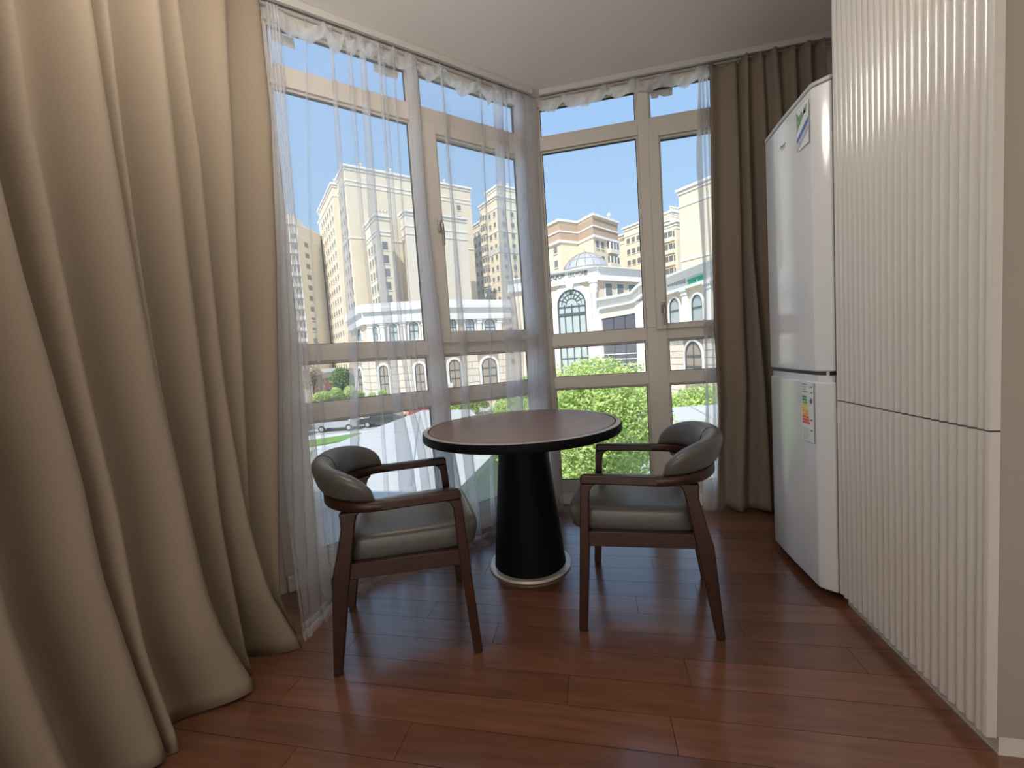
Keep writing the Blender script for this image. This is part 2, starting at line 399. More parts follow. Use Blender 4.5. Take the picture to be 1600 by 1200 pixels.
# curtain rails
def rail(name, F, a, b, label):
    r = thing(name, label, 'curtain rail', F(Vector(((a+b)/2, -.08, H-.032))), 0)
    obj('track', box(a, b, -.100, -.080, H-.036, H-.0005, F), 'rail', r, world=True, bevel=.002)
    obj('track', box(a, b, -.058, -.040, H-.036, H-.0005, F), 'rail', r, world=True, bevel=.002)
    obj('groove', box(a, b, -.080, -.058, H-.014, H-.0005, F), 'rail_dark', r, world=True)
    return r
rail('curtain_rail', FR, cx+.06, XR-.005, 'grey double curtain rail on the ceiling above the right-hand window')
rail('curtain_rail', FD, SD0+.06, SD1-.07, 'grey double curtain rail on the ceiling above the slanted left window')
def FL(p): return Vector((XL-p.y, p.x, p.z))
rail('curtain_rail', FL, -.9, yl-.12, 'grey double curtain rail over the heavy beige curtain, mostly out of frame')

lm = thing('ceiling_lamp', 'white globe lamp hanging from the ceiling beside the heavy beige curtain, just above the picture', 'lamp', (-.72, .95, 2.42))
M['globe'] = mat('lit_globe', (.9, .88, .84), .4, emis=((1, .91, .80), 20))
obj('globe', G().lathe([(.20*math.sin(PI*i/16), .20-.20*math.cos(PI*i/16)) for i in range(17)], 32, caps=False), 'globe', lm, smooth=180)
obj('canopy', G().lathe([(.06, .40), (.06, .445), (.055, .487), (0, .487)], 24, caps=True), 'handle', lm)

# ------------------------------------------------------------------ heavy left curtain
def edge_to_yz(pts, xr):
    out = []
    for (px, py) in pts:
        z = 1.2
        for _ in range(25):
            p = on_plane(px, py, (1, 0, 0), xr(z)); z = max(-.4, min(3.4, p.z))
        out.append((z, p.y))
    out.sort(); return out
def xr_left(z): return -1.425+.085*(1-max(0, min(1, z/2.9)))**2
EL = [[(0, 300), (30, 425), (80, 600), (120, 750), (150, 900), (190, 1025), (235, 1160)],
      [(20, 0), (50, 200), (90, 400), (130, 600), (175, 800), (200, 950), (225, 1075), (240, 1165)],
      [(140, 0), (175, 225), (205, 400), (240, 600), (270, 750), (300, 925), (320, 990), (357, 1060)],
      [(177, 0), (200, 200), (227, 400), (258, 600), (287, 840), (330, 960), (368, 1062)],
      [(247, 0), (272, 225), (295, 425), (318, 600), (345, 825), (370, 975), (380, 1045)],
      [(285, 0), (320, 250), (351, 600), (380, 825), (400, 925), (448, 1035)],
      [(357, 0), (370, 250), (383, 600), (392, 800), (400, 960), (428, 1000)],
      [(413, 60), (425, 175), (434, 400), (436, 600), (434, 800), (432, 985)]]
EZ = [edge_to_yz(p, xr_left) for p in EL]
def lin(tab, z):
    if z <= tab[0][0]: a, b = tab[0], tab[1]
    elif z >= tab[-1][0]: a, b = tab[-2], tab[-1]
    else:
        for i in range(1, len(tab)):
            if z <= tab[i][0]: a, b = tab[i-1], tab[i]; break
    t = (z-a[0])/(b[0]-a[0]+1e-9)
    if z > tab[-1][0]: t = 1+min(t-1, 1.5)*.5
    if z < tab[0][0]: t = 0
    return lerp(a[1], b[1], t)
amp = [1, 1, 1, .45, 1, .55, .7, .9]                     # fold heights
flare = [.05, .05, .10, .05, .02, .13, .02, .03]
def left_curtain_rows():
    rows = []; NZ = 60
    for i in range(NZ+1):
        z = .004+(2.872-.004)*i/NZ
        ys = [lin(t, z) for t in EZ]
        # keep folds ordered
        for k in range(1, len(ys)): ys[k] = max(ys[k], ys[k-1]+.035)
        pre = [ys[0]-.16*j-.02*(j % 2) for j in (5, 4, 3, 2, 1)]
        ys = pre+ys; am = [1, .8, 1, .9, 1]+amp; fl = [0, 0, 0, .04, .04]+flare
        t0 = (1-z/2.9)
        row = []
        for k in range(len(ys)-1):
            y0, y1 = ys[k], ys[k+1]
            r0 = xr_left(z)+fl[k]*t0**4-(1-am[k])*.05; r1 = xr_left(z)+fl[k+1]*t0**4-(1-am[k+1])*.05
            v = min(r0, r1)-.02-.095*min(1, (y1-y0)/.12)-.01*math.sin(k*2.1)
            n = 14
            for j in range(n):
                t = j/n
                # quick drop behind the ridge, slow rise to the next one
                yy = y0+(y1-y0)*t
                c = t**.62
                s_ = .5+.5*math.cos(2*PI*c)
                top = r0 if c < .5 else r1
                xx = v+(top-v)*s_
                xx += .004*math.sin(z*5+k*1.7+t*3)*(1-s_)+.006*math.sin(z*2.3+k)*t0
                row.append(Vector((xx, yy, z)))
        row.append(Vector((xr_left(z)+fl[-1]*t0**4-.01, ys[-1], z)))
        row.append(Vector((xr_left(z)-.03, ys[-1]+.012, z))); row.append(Vector((xr_left(z)-.085, ys[-1]-.012, z)))
        rows.append(row)
    # crumple the hem
    for i in range(5):
        for j, p in enumerate(rows[i]): p.z = max(.003, p.z+(.010*math.sin(j*.21))*(1-i/5)) if i == 0 else p.z
    return rows
lc = thing('blackout_curtain', 'long beige blackout curtain in deep folds filling the left side', 'curtain', (-1.48, .9, 0))
o = obj('cloth', G().grid(left_curtain_rows()), 'curtain', lc, world=True, smooth=180)
so2 = o.modifiers.new('thick', 'SOLIDIFY'); so2.thickness = .003; so2.offset = -1

# right curtain
def yr_right(z): return 2.885-.045*(1-max(0, min(1, z/2.9)))**2
def edge_to_xz(pts, yr):
    out = []
    for (px, py) in pts:
        z = 1.2
        for _ in range(25):
            p = on_plane(px, py, (0, 1, 0), yr(z)); z = max(-.4, min(3.4, p.z))
        out.append((z, p.x))
    out.sort(); return out
ER = [[(1111, 97), (1113, 200), (1118, 500), (1126, 640), (1124, 797)], [(1150, 85), (1156, 300), (1165, 600), (1160, 796)],
      [(1168, 75), (1175, 387), (1195, 600), (1203, 803)], [(1190, 70), (1197, 200), (1213, 600), (1222, 800)], [(1213, 65), (1222, 200), (1240, 600), (1250, 800)],
      [(1243, 60), (1252, 250), (1270, 800)], [(1265, 57), (1275, 300), (1290, 800)], [(1290, 54), (1300, 300), (1312, 800)]]
XZ = [edge_to_xz(p, yr_right) for p in ER]
ampr = [.35, .75, 1, .6, 1, .7, 1, .8]
def right_curtain_rows():
    rows = []; NZ = 50
    for i in range(NZ+1):
        z = .004+(2.874-.004)*i/NZ; t0 = 1-z/2.9
        xs = [lin(t, z) for t in XZ]
        for k in range(1, len(xs)): xs[k] = max(xs[k], xs[k-1]+.03)
        am = list(ampr)
        while xs[-1] < 1.42: xs.append(xs[-1]+.09); am.append(.8)
        row = [Vector((xs[0]+.004, min(2.936, yr_right(z)+.055), z))]
        for k in range(len(xs)-1):
            x0, x1 = xs[k], xs[k+1]
            r0 = yr_right(z)+(1-am[k])*.04-.03*t0**3*(k == 2); r1 = yr_right(z)+(1-am[k+1])*.04-.03*t0**3*(k+1 == 2)
            v = min(2.936, max(r0, r1)+.015+.04*min(1, (x1-x0)/.08))
            n = 12
            for j in range(n):
                t = j/n
                c = 1-(1-t)**1.25 if k % 2 else t**.8
                s_ = .5+.5*math.cos(2*PI*c); top = r0 if c < .5 else r1
                row.append(Vector((x0+(x1-x0)*t, v+(top-v)*s_+.004*math.sin(z*4+k*2), z)))
        row.append(Vector((xs[-1], yr_right(z), z)))
        if i == 0:
            for j, p in enumerate(row): p.z = .004+.010*(1+math.sin(j*.33))
        if i == NZ:   # header sags between the hooks
            for j, p in enumerate(row): p.z -= .0+(.035*abs(math.sin(j*PI/24)) if j < 26 else .012*abs(math.sin(j*PI/12)))
        rows.append(row)
    return rows
rc = thing('blackout_curtain', 'beige blackout curtain in a shaded tone, hanging between the right window and the fridge', 'curtain', (1.05, 2.9, 0))
o = obj('cloth', G().grid(right_curtain_rows()), 'curtain_shaded', rc, world=True, smooth=180)
so2 = o.modifiers.new('thick', 'SOLIDIFY'); so2.thickness = .003; so2.offset = 0

# ------------------------------------------------------------------ sheer curtains
def off_d(s, z):
    t = 1-max(0, min(1, z/2.9))
    return .070+.035*t+.045*t**3
def px_to_sz(px, py):
    z = 1.2
    for _ in range(30):
        o_ = off_d(0, z); p = on_plane(px, py, (-1, 1, 0), CD-o_/S2); z = max(-.3, min(3.2, p.z))
    return p.z, (p.x+p.y)*S2
# fold strips: list of (pixel y, left px, right px)
FOLDS = [
 [(40, 417, 422), (342, 436, 443), (539, 440, 452), (700, 440, 454), (980, 432, 452)],
 [(40, 422, 425), (342, 443, 449), (539, 452, 463), (700, 454, 469), (980, 452, 474)],
 [(30, 426, 431), (342, 450, 457), (539, 463, 471), (700, 469, 482), (960, 474, 494)],
 [(30, 432, 435), (342, 457, 461), (539, 472, 478), (700, 482, 493), (940, 494, 514)],
 [(49, 475, 477), (342, 482, 484), (539, 492, 496), (630, 497, 501), (860, 510, 520)],
 [(52, 514, 518), (342, 531, 541), (539, 545, 558), (630, 547, 560), (700, 547, 561), (880, 552, 572)],
 [(83, 541, 549), (342, 562, 568), (539, 584, 589), (630, 593, 598), (700, 596, 602), (870, 604, 616)],
 [(86, 561, 570), (342, 576, 590), (501, 598, 613), (630, 613, 627), (700, 618, 642), (850, 630, 660)],
 [(70, 588, 592), (342, 607, 612), (539, 624, 631), (630, 636, 643), (700, 650, 662), (860, 668, 684)],
 [(72, 594, 598), (342, 614, 619), (539, 634, 638), (630, 645, 650), (700, 662, 670), (860, 684, 700)],
 [(78, 612, 614), (342, 627, 630), (539, 643, 646), (700, 668, 672), (860, 702, 708)],
 [(69, 630, 647), (342, 650, 666), (539, 668, 690), (630, 672, 702), (686, 674, 705), (850, 700, 735)],
 [(109, 686, 689), (342, 705, 710), (539, 716, 727), (620, 719, 731), (700, 720, 736), (840, 738, 752)],
 [(120, 747, 750), (342, 757, 760), (539, 764, 767), (700, 766, 770), (830, 768, 776)],
 [(125, 768, 783), (342, 777, 790), (539, 788, 812), (630, 790, 816), (700, 792, 816), (820, 796, 820)],
 [(130, 786, 789), (342, 796, 799), (539, 812, 816), (700, 818, 822), (810, 822, 828)],
 [(137, 802, 816), (342, 808, 824), (539, 822, 838), (700, 824, 842), (800, 828, 846)],
 [(139, 817, 832), (342, 826, 841), (539, 839, 852), (700, 843, 858), (790, 847, 862)],
]
FT = []
for f in FOLDS:
    L_, R_ = [], []
    for (py, a, b) in f: L_.append(px_to_sz(a, py)); R_.append(px_to_sz(b, py))
    L_.sort(); R_.sort(); FT.append((L_, R_))
SW = [3, 3, 3, 3, 1, 2, 1, 2, 2, 1, 1, 3, 2, 1, 2, 1, 3, 3]   # how many times the cloth doubles back in each strip
def ramp(tab, z):
    if z <= tab[0][0]: return tab[0][1]
    return lin(tab, z)
def sheer_rows():
    rows = []; NZ = 72
    for i in range(NZ+1):
        z = .005+(2.865-.005)*i/NZ; t0 = 1-z/2.9
        row = []; s_prev = SD0+.035
        for k, (L_, R_) in enumerate(FT):
            a, b = ramp(L_, z), ramp(R_, z)
            a = max(a, s_prev+.004); b = max(b, a+.008)
            b = min(b, SD1-.045); a = min(a, b-.006)
            # flat run
            n = 5
            for j in range(n):
                t = j/n; s = lerp(s_prev, a, t)
                d = .012*math.sin(PI*t)*math.sin(k*1.9+z*1.3)*min(1, (a-s_prev)/.08)
                row.append((s, d))
            # zig-zags
            w = b-a; m = SW[k]; dd = .0035
            dep = 0
            for q in range(m):
                row += [(a, dep), (a+w*.5, dep-.002), (b-.001, dep), (b, dep+dd*.5), (b-.001, dep+dd), (a+w*.5, dep+dd+.002), (a+.001, dep+dd), (a, dep+dd*1.4)]
                dep += dd*1.6
            row += [(a+.001, dep), (b, dep)]
            s_prev = b
        while len(row) % 1: pass
        e_ = SD1-.04
        row += [(lerp(s_prev, max(e_, s_prev+.001), .5), 0.0), (max(e_, s_prev+.002), 0)]
        out = []
        for j, (s, d) in enumerate(row):
            zz = z
            o_ = off_d(s, z)+d+.010*t0*math.sin(s*23+z*1.1)+.012*t0**2*math.sin(s*9)
            o_ += t0**5*(.29*math.exp(-(s/.28)**2)+.035*math.exp(-((s-.97)/.12)**2))
            if i == 0: zz = .004+.004*(1+math.sin(s*31)); o_ += .02*math.sin(s*17)+.015*math.sin(s*41)
            if i == NZ: zz = z
            o_ = max(o_, .045)
            out.append(FD(Vector((s, -o_, zz))))
        rows.append(out)
    return rows
sc1 = thing('sheer_curtain', 'white sheer curtain hanging in thin folds over the slanted left window', 'sheer curtain', FD(Vector(((SD0+SD1)/2, -.1, 0))))
SR = sheer_rows()
obj('voile', G().grid(SR), 'sheer', sc1, world=True, smooth=180)
# the hem: doubled cloth lying in a small puddle on the floor
nin = Vector((S2, -S2, 0))
hem = [[p+Vector((0, 0, .028))+nin*.002 for p in SR[0]], [p+nin*.004+Vector((0, 0, .004)) for p in SR[0]]]
for q, w_ in ((1, .020), (2, .038), (3, .052)):
    hem.append([Vector((p.x, p.y, .004+.004*(1+math.sin(j*.37+q)) if q < 3 else .003))+nin*(w_*(1+.45*math.sin(j*.13)+.25*math.sin(j*.41))) for j, p in enumerate(SR[0])])
obj('hem', G().grid(hem), 'sheer_hem', sc1, world=True, smooth=180)
# gathered header tape, scalloped between its hooks: double cloth
def header(F, stops, off, parent):
    rows = [[], [], [], [], []]
    for (a, b, sag) in stops:
        n = max(6, int((b-a)/.012))
        for j in range(n):
            t = j/n; s = lerp(a, b, t); dz = sag*math.sin(PI*t)
            top = 2.878-dz
            for r in range(5):
                o_ = off+.012*math.sin(s*60+r*.9)*(.4+.2*r)+.006*math.sin(s*140)
                rows[r].append(F(Vector((s, -o_, top-.016*r-.006*math.sin(s*33+r)))))
    g = G(); g.grid(rows)
    # second layer just behind
    rows2 = [[F(FI(F, p)+Vector((0, .006, -.004))) for p in r] for r in rows]
    g.grid(rows2)
    return obj('header_tape', g, 'sheer_tape', parent, world=True, smooth=180)
def FI(F, w):
    if F is FD:
        x = (w.x+w.y)*S2; y = (w.y-w.x-CD)*S2; return Vector((x, y, w.z))
    return Vector((w.x, w.y-YR, w.z))
def szx(px, py): return px_to_sz(px, py)[1]
st = [szx(x, y) for x, y in ((424, 2), (505, 22), (535, 35), (556, 42), (588, 58), (613, 70), (640, 68), (687, 90), (748, 112), (772, 122), (818, 138))]
header(FD, [(max(st[i], SD0+.1), st[i+1], (.07, .075, .05, .035, .05, .05, .05, .075, .075, .03)[i]) for i in range(len(st)-1)], .075, sc1)

sc2 = thing('sheer_curtain', 'narrow white sheer curtain gathered beside the right-hand curtain at the right window', 'sheer curtain', FR(Vector((.85, -.08, 0))))
FR2 = [[(120, 1092, 1094), (250, 1088, 1097), (420, 1099, 1103), (640, 1103, 1107), (780, 1098, 1112)],
       [(118, 1096, 1099), (250, 1101, 1103), (420, 1110, 1113), (640, 1115, 1118), (780, 1113, 1122)],
       [(116, 1103, 1105), (250, 1108, 1111), (420, 1117, 1120), (640, 1121, 1124), (780, 1122, 1130)]]
def off_r(z): t = 1-z/2.9; return .060+.05*t**3
def px_to_xz(px, py):
    z = 1.2
    for _ in range(30):
        p = on_plane(px, py, (0, 1, 0), YR-off_r(z)); z = max(-.3, min(3.2, p.z))
    return p.z, p.x
FT2 = [(sorted(px_to_xz(a, py) for py, a, b in f), sorted(px_to_xz(b, py) for py, a, b in f)) for f in FR2]
rows = []
for i in range(51):
    z = .005+2.86*i/50; row = []; sp = None
    for k, (L_, R_) in enumerate(FT2):
        a, b = ramp(L_, z), ramp(R_, z)
        if sp is not None: a = max(a, sp+.003); b = max(b, a+.006)
        dep = 0
        if sp is not None: row.append((lerp(sp, a, .5), .004))
        for q in range(3):
            row += [(a, dep), (b, dep), (b+.001, dep+.004), (b, dep+.008), (a, dep+.008), (a-.001, dep+.011)]; dep += .012
        row += [(a, dep), (b, dep)]; sp = b
    rows.append([FR(Vector((s, -(off_r(z)-.02+d+.008*(1-z/2.9)*math.sin(s*30)), z+(.004*math.sin(s*50) if i == 0 else 0)))) for s, d in row])
obj('voile', G().grid(rows), 'sheer', sc2, world=True, smooth=180)
st = [px_to_xz(x, y)[1] for x, y in ((838, 145), (878, 142), (945, 120), (985, 113), (1035, 112), (1092, 98), (1112, 95))]
header(FR, [(max(st[i], cx+.05), st[i+1], (.045, .05, .035, .03, .045, .02)[i]) for i in range(len(st)-1)], .070, sc2)

# torn paper scraps stuck at the tops of the transom panes
def scrap(F, pts, label, planeoff):
    g = G(F); g.prism([(p[0], p[1]) for p in pts], planeoff, planeoff+.0015, 'xz')
    o = obj('paper_scrap', g, 'paper'); return tag(o, label, 'paper scrap', 'paper scraps on the transom panes')
def d_sz(px, py, off=-.0): p = on_plane(px, py, (-1, 1, 0), CD+off/S2); return ((p.x+p.y)*S2, p.z)
def r_xz(px, py, off=0): p = on_plane(px, py, (0, 1, 0), YR+off); return (p.x, p.z)
scrap(FD, [d_sz(*p) for p in ((424, 46), (459, 58), (462, 76), (446, 70), (424, 60))], 'torn grey paper scrap at top left of the slanted window', .0085)
scrap(FD, [d_sz(*p) for p in ((584, 92), (624, 108), (622, 122), (604, 118), (585, 110))], 'torn grey paper scrap behind the folds above the left pane', .0085)
scrap(FR, [r_xz(*p) for p in ((1015, 141), (1051, 134), (1051, 147), (1038, 150), (1030, 147), (1028, 152), (1018, 153))], 'torn grey paper scrap at the top of the right-hand transom pane', .0085)

# ------------------------------------------------------------------ fridge
FX = .893; FY0, FY1 = 1.885, 2.425; FXB = 1.49
fr = thing('fridge', 'tall white two-door fridge between the right-hand curtain and the ribbed cabinet', 'fridge', (1.19, 2.155, 0))
obj('body', box(.955, FXB, FY0+.012, FY1-.005, .045, 2.112), 'fridge', fr, bevel=.008, world=True)
def door_poly(inset=0):
    i = inset
    return [(.952, FY0+i), (.952, FY1-i), (FX+.045, FY1-i), (FX+.004+i, FY1-.045), (FX+i, FY1-.055), (FX-.004+i, 2.155), (FX+i, FY0+.043), (FX+.004+i, FY0+.035), (FX+.045, FY0+i)]
obj('lower_door', G().prism(door_poly(), .036, .928, 'xy'), 'fridge', fr, bevel=.006, world=True, smooth=25)
obj('grip_recess', G().prism(door_poly(.011), .926, .955, 'xy'), 'fridge', fr, bevel=.003, world=True, smooth=25)
obj('upper_door', G().prism(door_poly(), .972, 2.105, 'xy'), 'fridge', fr, bevel=.006, world=True, smooth=25)
obj('door_gap', box(.93, .954, FY0+.01, FY1-.01, .9555, .9715), 'dark', fr, world=True)
obj('top_cap', G().prism(door_poly(-.003), 2.107, 2.124, 'xy'), 'fridge_grey', fr, bevel=.004, world=True)
obj('top_cap', box(.955, FXB, FY0+.008, FY1-.003, 2.1125, 2.124), 'fridge_grey', fr, bevel=.003, world=True)
obj('hinge', G().box(.925, .9535, FY0+.0105, FY0+.024, .9557, .9713), 'steel', fr, world=True)
for (a, b) in ((1.0, FY0+.06), (1.0, FY1-.06), (1.42, FY0+.06), (1.42, FY1-.06)):
    obj('foot', G().lathe([(.018, 0), (.022, .006), (.022, .02), (.012, .02), (.012, .046)], 14, (a, b, 0)), 'dark', fr, world=True)
# labels printed on the fridge: thin sheets on the door face
def fplane(px, py): p = on_plane(px, py, (1, 0, 0), FX-.006); return (p.y, p.z)
def sheet(name, y0, y1, z0, z1, m, parent, dx=.0, poly=None):
    pl = poly or [(y0, z0), (y1, z0), (y1, z1), (y0, z1)]
    return obj(name, G().prism(pl, FX-.0060-dx, FX-.0048-dx, 'yz'), m, parent, world=True, smooth=0)
M['st_white'] = mat('sticker_white', (.78, .79, .82), .3); M['st_blue'] = mat('sticker_blue', (.05, .13, .45), .3)
M['st_green'] = mat('sticker_green', (.04, .17, .06), .4, noise=(60, (.35, .5, .35), (1, 1, 1))); M['st_lilac'] = mat('sticker_lilac', (.32, .30, .42), .4, noise=(150, (.6, .58, .66), (1, 1, 1)))
for nm, c in (('g1', (.02, .32, .12)), ('g2', (.25, .5, .05)), ('yy', (.85, .72, .08)), ('oo', (.9, .42, .05)), ('rr', (.75, .08, .05))): M[nm] = mat('energy_'+nm, c, .4)
# energy label on the lower door
ya, za = fplane(1280, 596); yb, zb = fplane(1257, 672)
y0, y1 = 1.935, 2.035; z1 = .925; z0 = .665
lb = sheet('energy_label', y0, y1, z0, z1, 'st_white', fr)
cols = ['g1', 'g1', 'g2', 'yy', 'yy', 'oo', 'oo', 'rr', 'rr', 'rr']
for i, c in enumerate(cols):
    zt = z1-.062-i*.0125; sheet('energy_bar', y1-.010-(.032+.0028*i), y1-.008, zt-.0098, zt, c, lb, .0014)
for i, (w, zz) in enumerate(((.04, .915), (.03, .903), (.025, .893), (.045, .883), (.045, .72), (.05, .711), (.055, .70), (.05, .69), (.04, .682), (.03, .675))):
    sheet('print_line', y1-.010-w, y1-.008, zz-.003, zz, 'faint' if i > 3 else 'grey_letter', lb, .0014)
g = G(); g.prism([(y0+.017+.0085*math.cos(a*PI/8), .845+.0115*math.sin(a*PI/8)) for a in range(16)], FX-.0085, FX-.0072, 'yz'); obj('class_badge', g, 'grey_letter', lb, world=True, smooth=0)
for zz in (.908, .884, .765, .72):
    sheet('print_mark', y0+.009, y0+.025, zz-.006, zz, 'grey_letter', lb, .0014)
# sticker on the upper door
py0, py1 = 1.935, 2.030
sk = sheet('door_sticker', py0, py1, 1.905, 2.075, 'st_white', fr)
gp = [(py1, 1.985), (py1, 2.066)]+[(lerp(py1, py0+.01, t), 2.045+.012*math.sin(t*19)) for t in (.15, .3, .45, .6, .75, .9)]+[(py0+.008, 2.060), (py0+.02, 2.045), (py0+.05, 2.02)]
sheet('leaf_print', 0, 0, 0, 0, 'st_green', sk, .0014, poly=gp)
sheet('blue_band', 0, 0, 0, 0, 'st_blue', sk, .0014, poly=[(py1, 1.940), (py1, 1.958), (py0, 2.005), (py0, 1.983)])
sheet('lilac_band', 0, 0, 0, 0, 'st_lilac', sk, .0014, poly=[(py1, 1.908), (py1, 1.932), (py0, 1.975), (py0, 1.955)])
# small script logo, only its strokes are readable
lgp = [(2.190, 1.992), (2.182, 2.004), (2.176, 1.992), (2.169, 2.000), (2.162, 1.992), (2.155, 2.001), (2.148, 1.993), (2.141, 2.003)]
obj('logo', G().tube([(FX-.0062, a, b) for a, b in lgp], .0011, 6).tube([(FX-.0062, 2.18, 1.982), (FX-.0062, 2.142, 1.985)], .0009, 6), 'grey_letter', fr, world=True)

# ------------------------------------------------------------------ ribbed cabinet
CY0, CY1 = 1.215, 1.878; CX = .940
cb = thing('tall_cabinet', 'tall glossy cream cabinet with vertically ribbed doors beside the fridge', 'cabinet', (1.26, 1.55, 0))
obj('carcass', box(.966, 1.565, CY0+.002, CY1, .052, H-.004), 'carcass', cb, world=True, bevel=.001)
obj('plinth', box(.972, 1.55, CY0+.004, CY1-.01, 0, .052), 'sill', cb, world=True)
def ribbed(z0, z1, name, bulge):
    n = 22; pitch = (CY1-CY0-.012)/n; prof = []
    prof.append((CX+.003, CY0))
    prof.append((CX+.001, CY0+.004)); prof.append((CX+.001, CY0+.012))
    for k in range(n):
        ya = CY0+.012+pitch*k
        for j in range(8):
            t = j/8
            prof.append((CX+.0095-.0095*math.sin(PI*t), ya+pitch*t))
    prof.append((CX+.006, CY1))
    poly = prof+[(.9645, CY1), (.9645, CY0)]
    return obj(name, G().prism(poly, z0, z1, 'xy'), 'reed', cb, world=True, smooth=50)
ribbed(.050, .8535, 'lower_door', 0); ribbed(.8585, H-.006, 'upper_door', 0)

# ------------------------------------------------------------------ table
tb = thing('round_table', 'round table with brown leather top on a black cone pedestal', 'table', (-.405, 2.11, 0))
T = G().lathe([(.0, .722), (.500, .722), (.513, .7235), (.515, .727), (.515, .759), (.513, .7625), (.508, .7645), (.488, .7645), (.486, .761), (.482, .761)], 128, caps=False)
obj('tabletop', T, 'tblack', tb, smooth=35)
obj('rim', G().lathe([(.4875, .7640), (.4875, .7655), (.5062, .7655), (.5125, .7625), (.5125, .7600)], 128, caps=False), 'tedge', tb, smooth=60)
obj('leather_inlay', G().lathe([(0, .7655), (.479, .7655), (.481, .764), (.4815, .7605), (0, .7605)], 128, caps=False), 'ttop', tb, smooth=35)
obj('pedestal', G().lathe([(.120, .722), (.124, .70), (.189, .03), (.191, .016), (0, .016)], 96, caps=True), 'tblack', tb, smooth=35)
obj('base_ring', G().lathe([(0, 0), (.214, 0), (.219, .003), (.219, .010), (.214, .015), (0, .0155)], 96, caps=False), 'steel', tb, smooth=35)

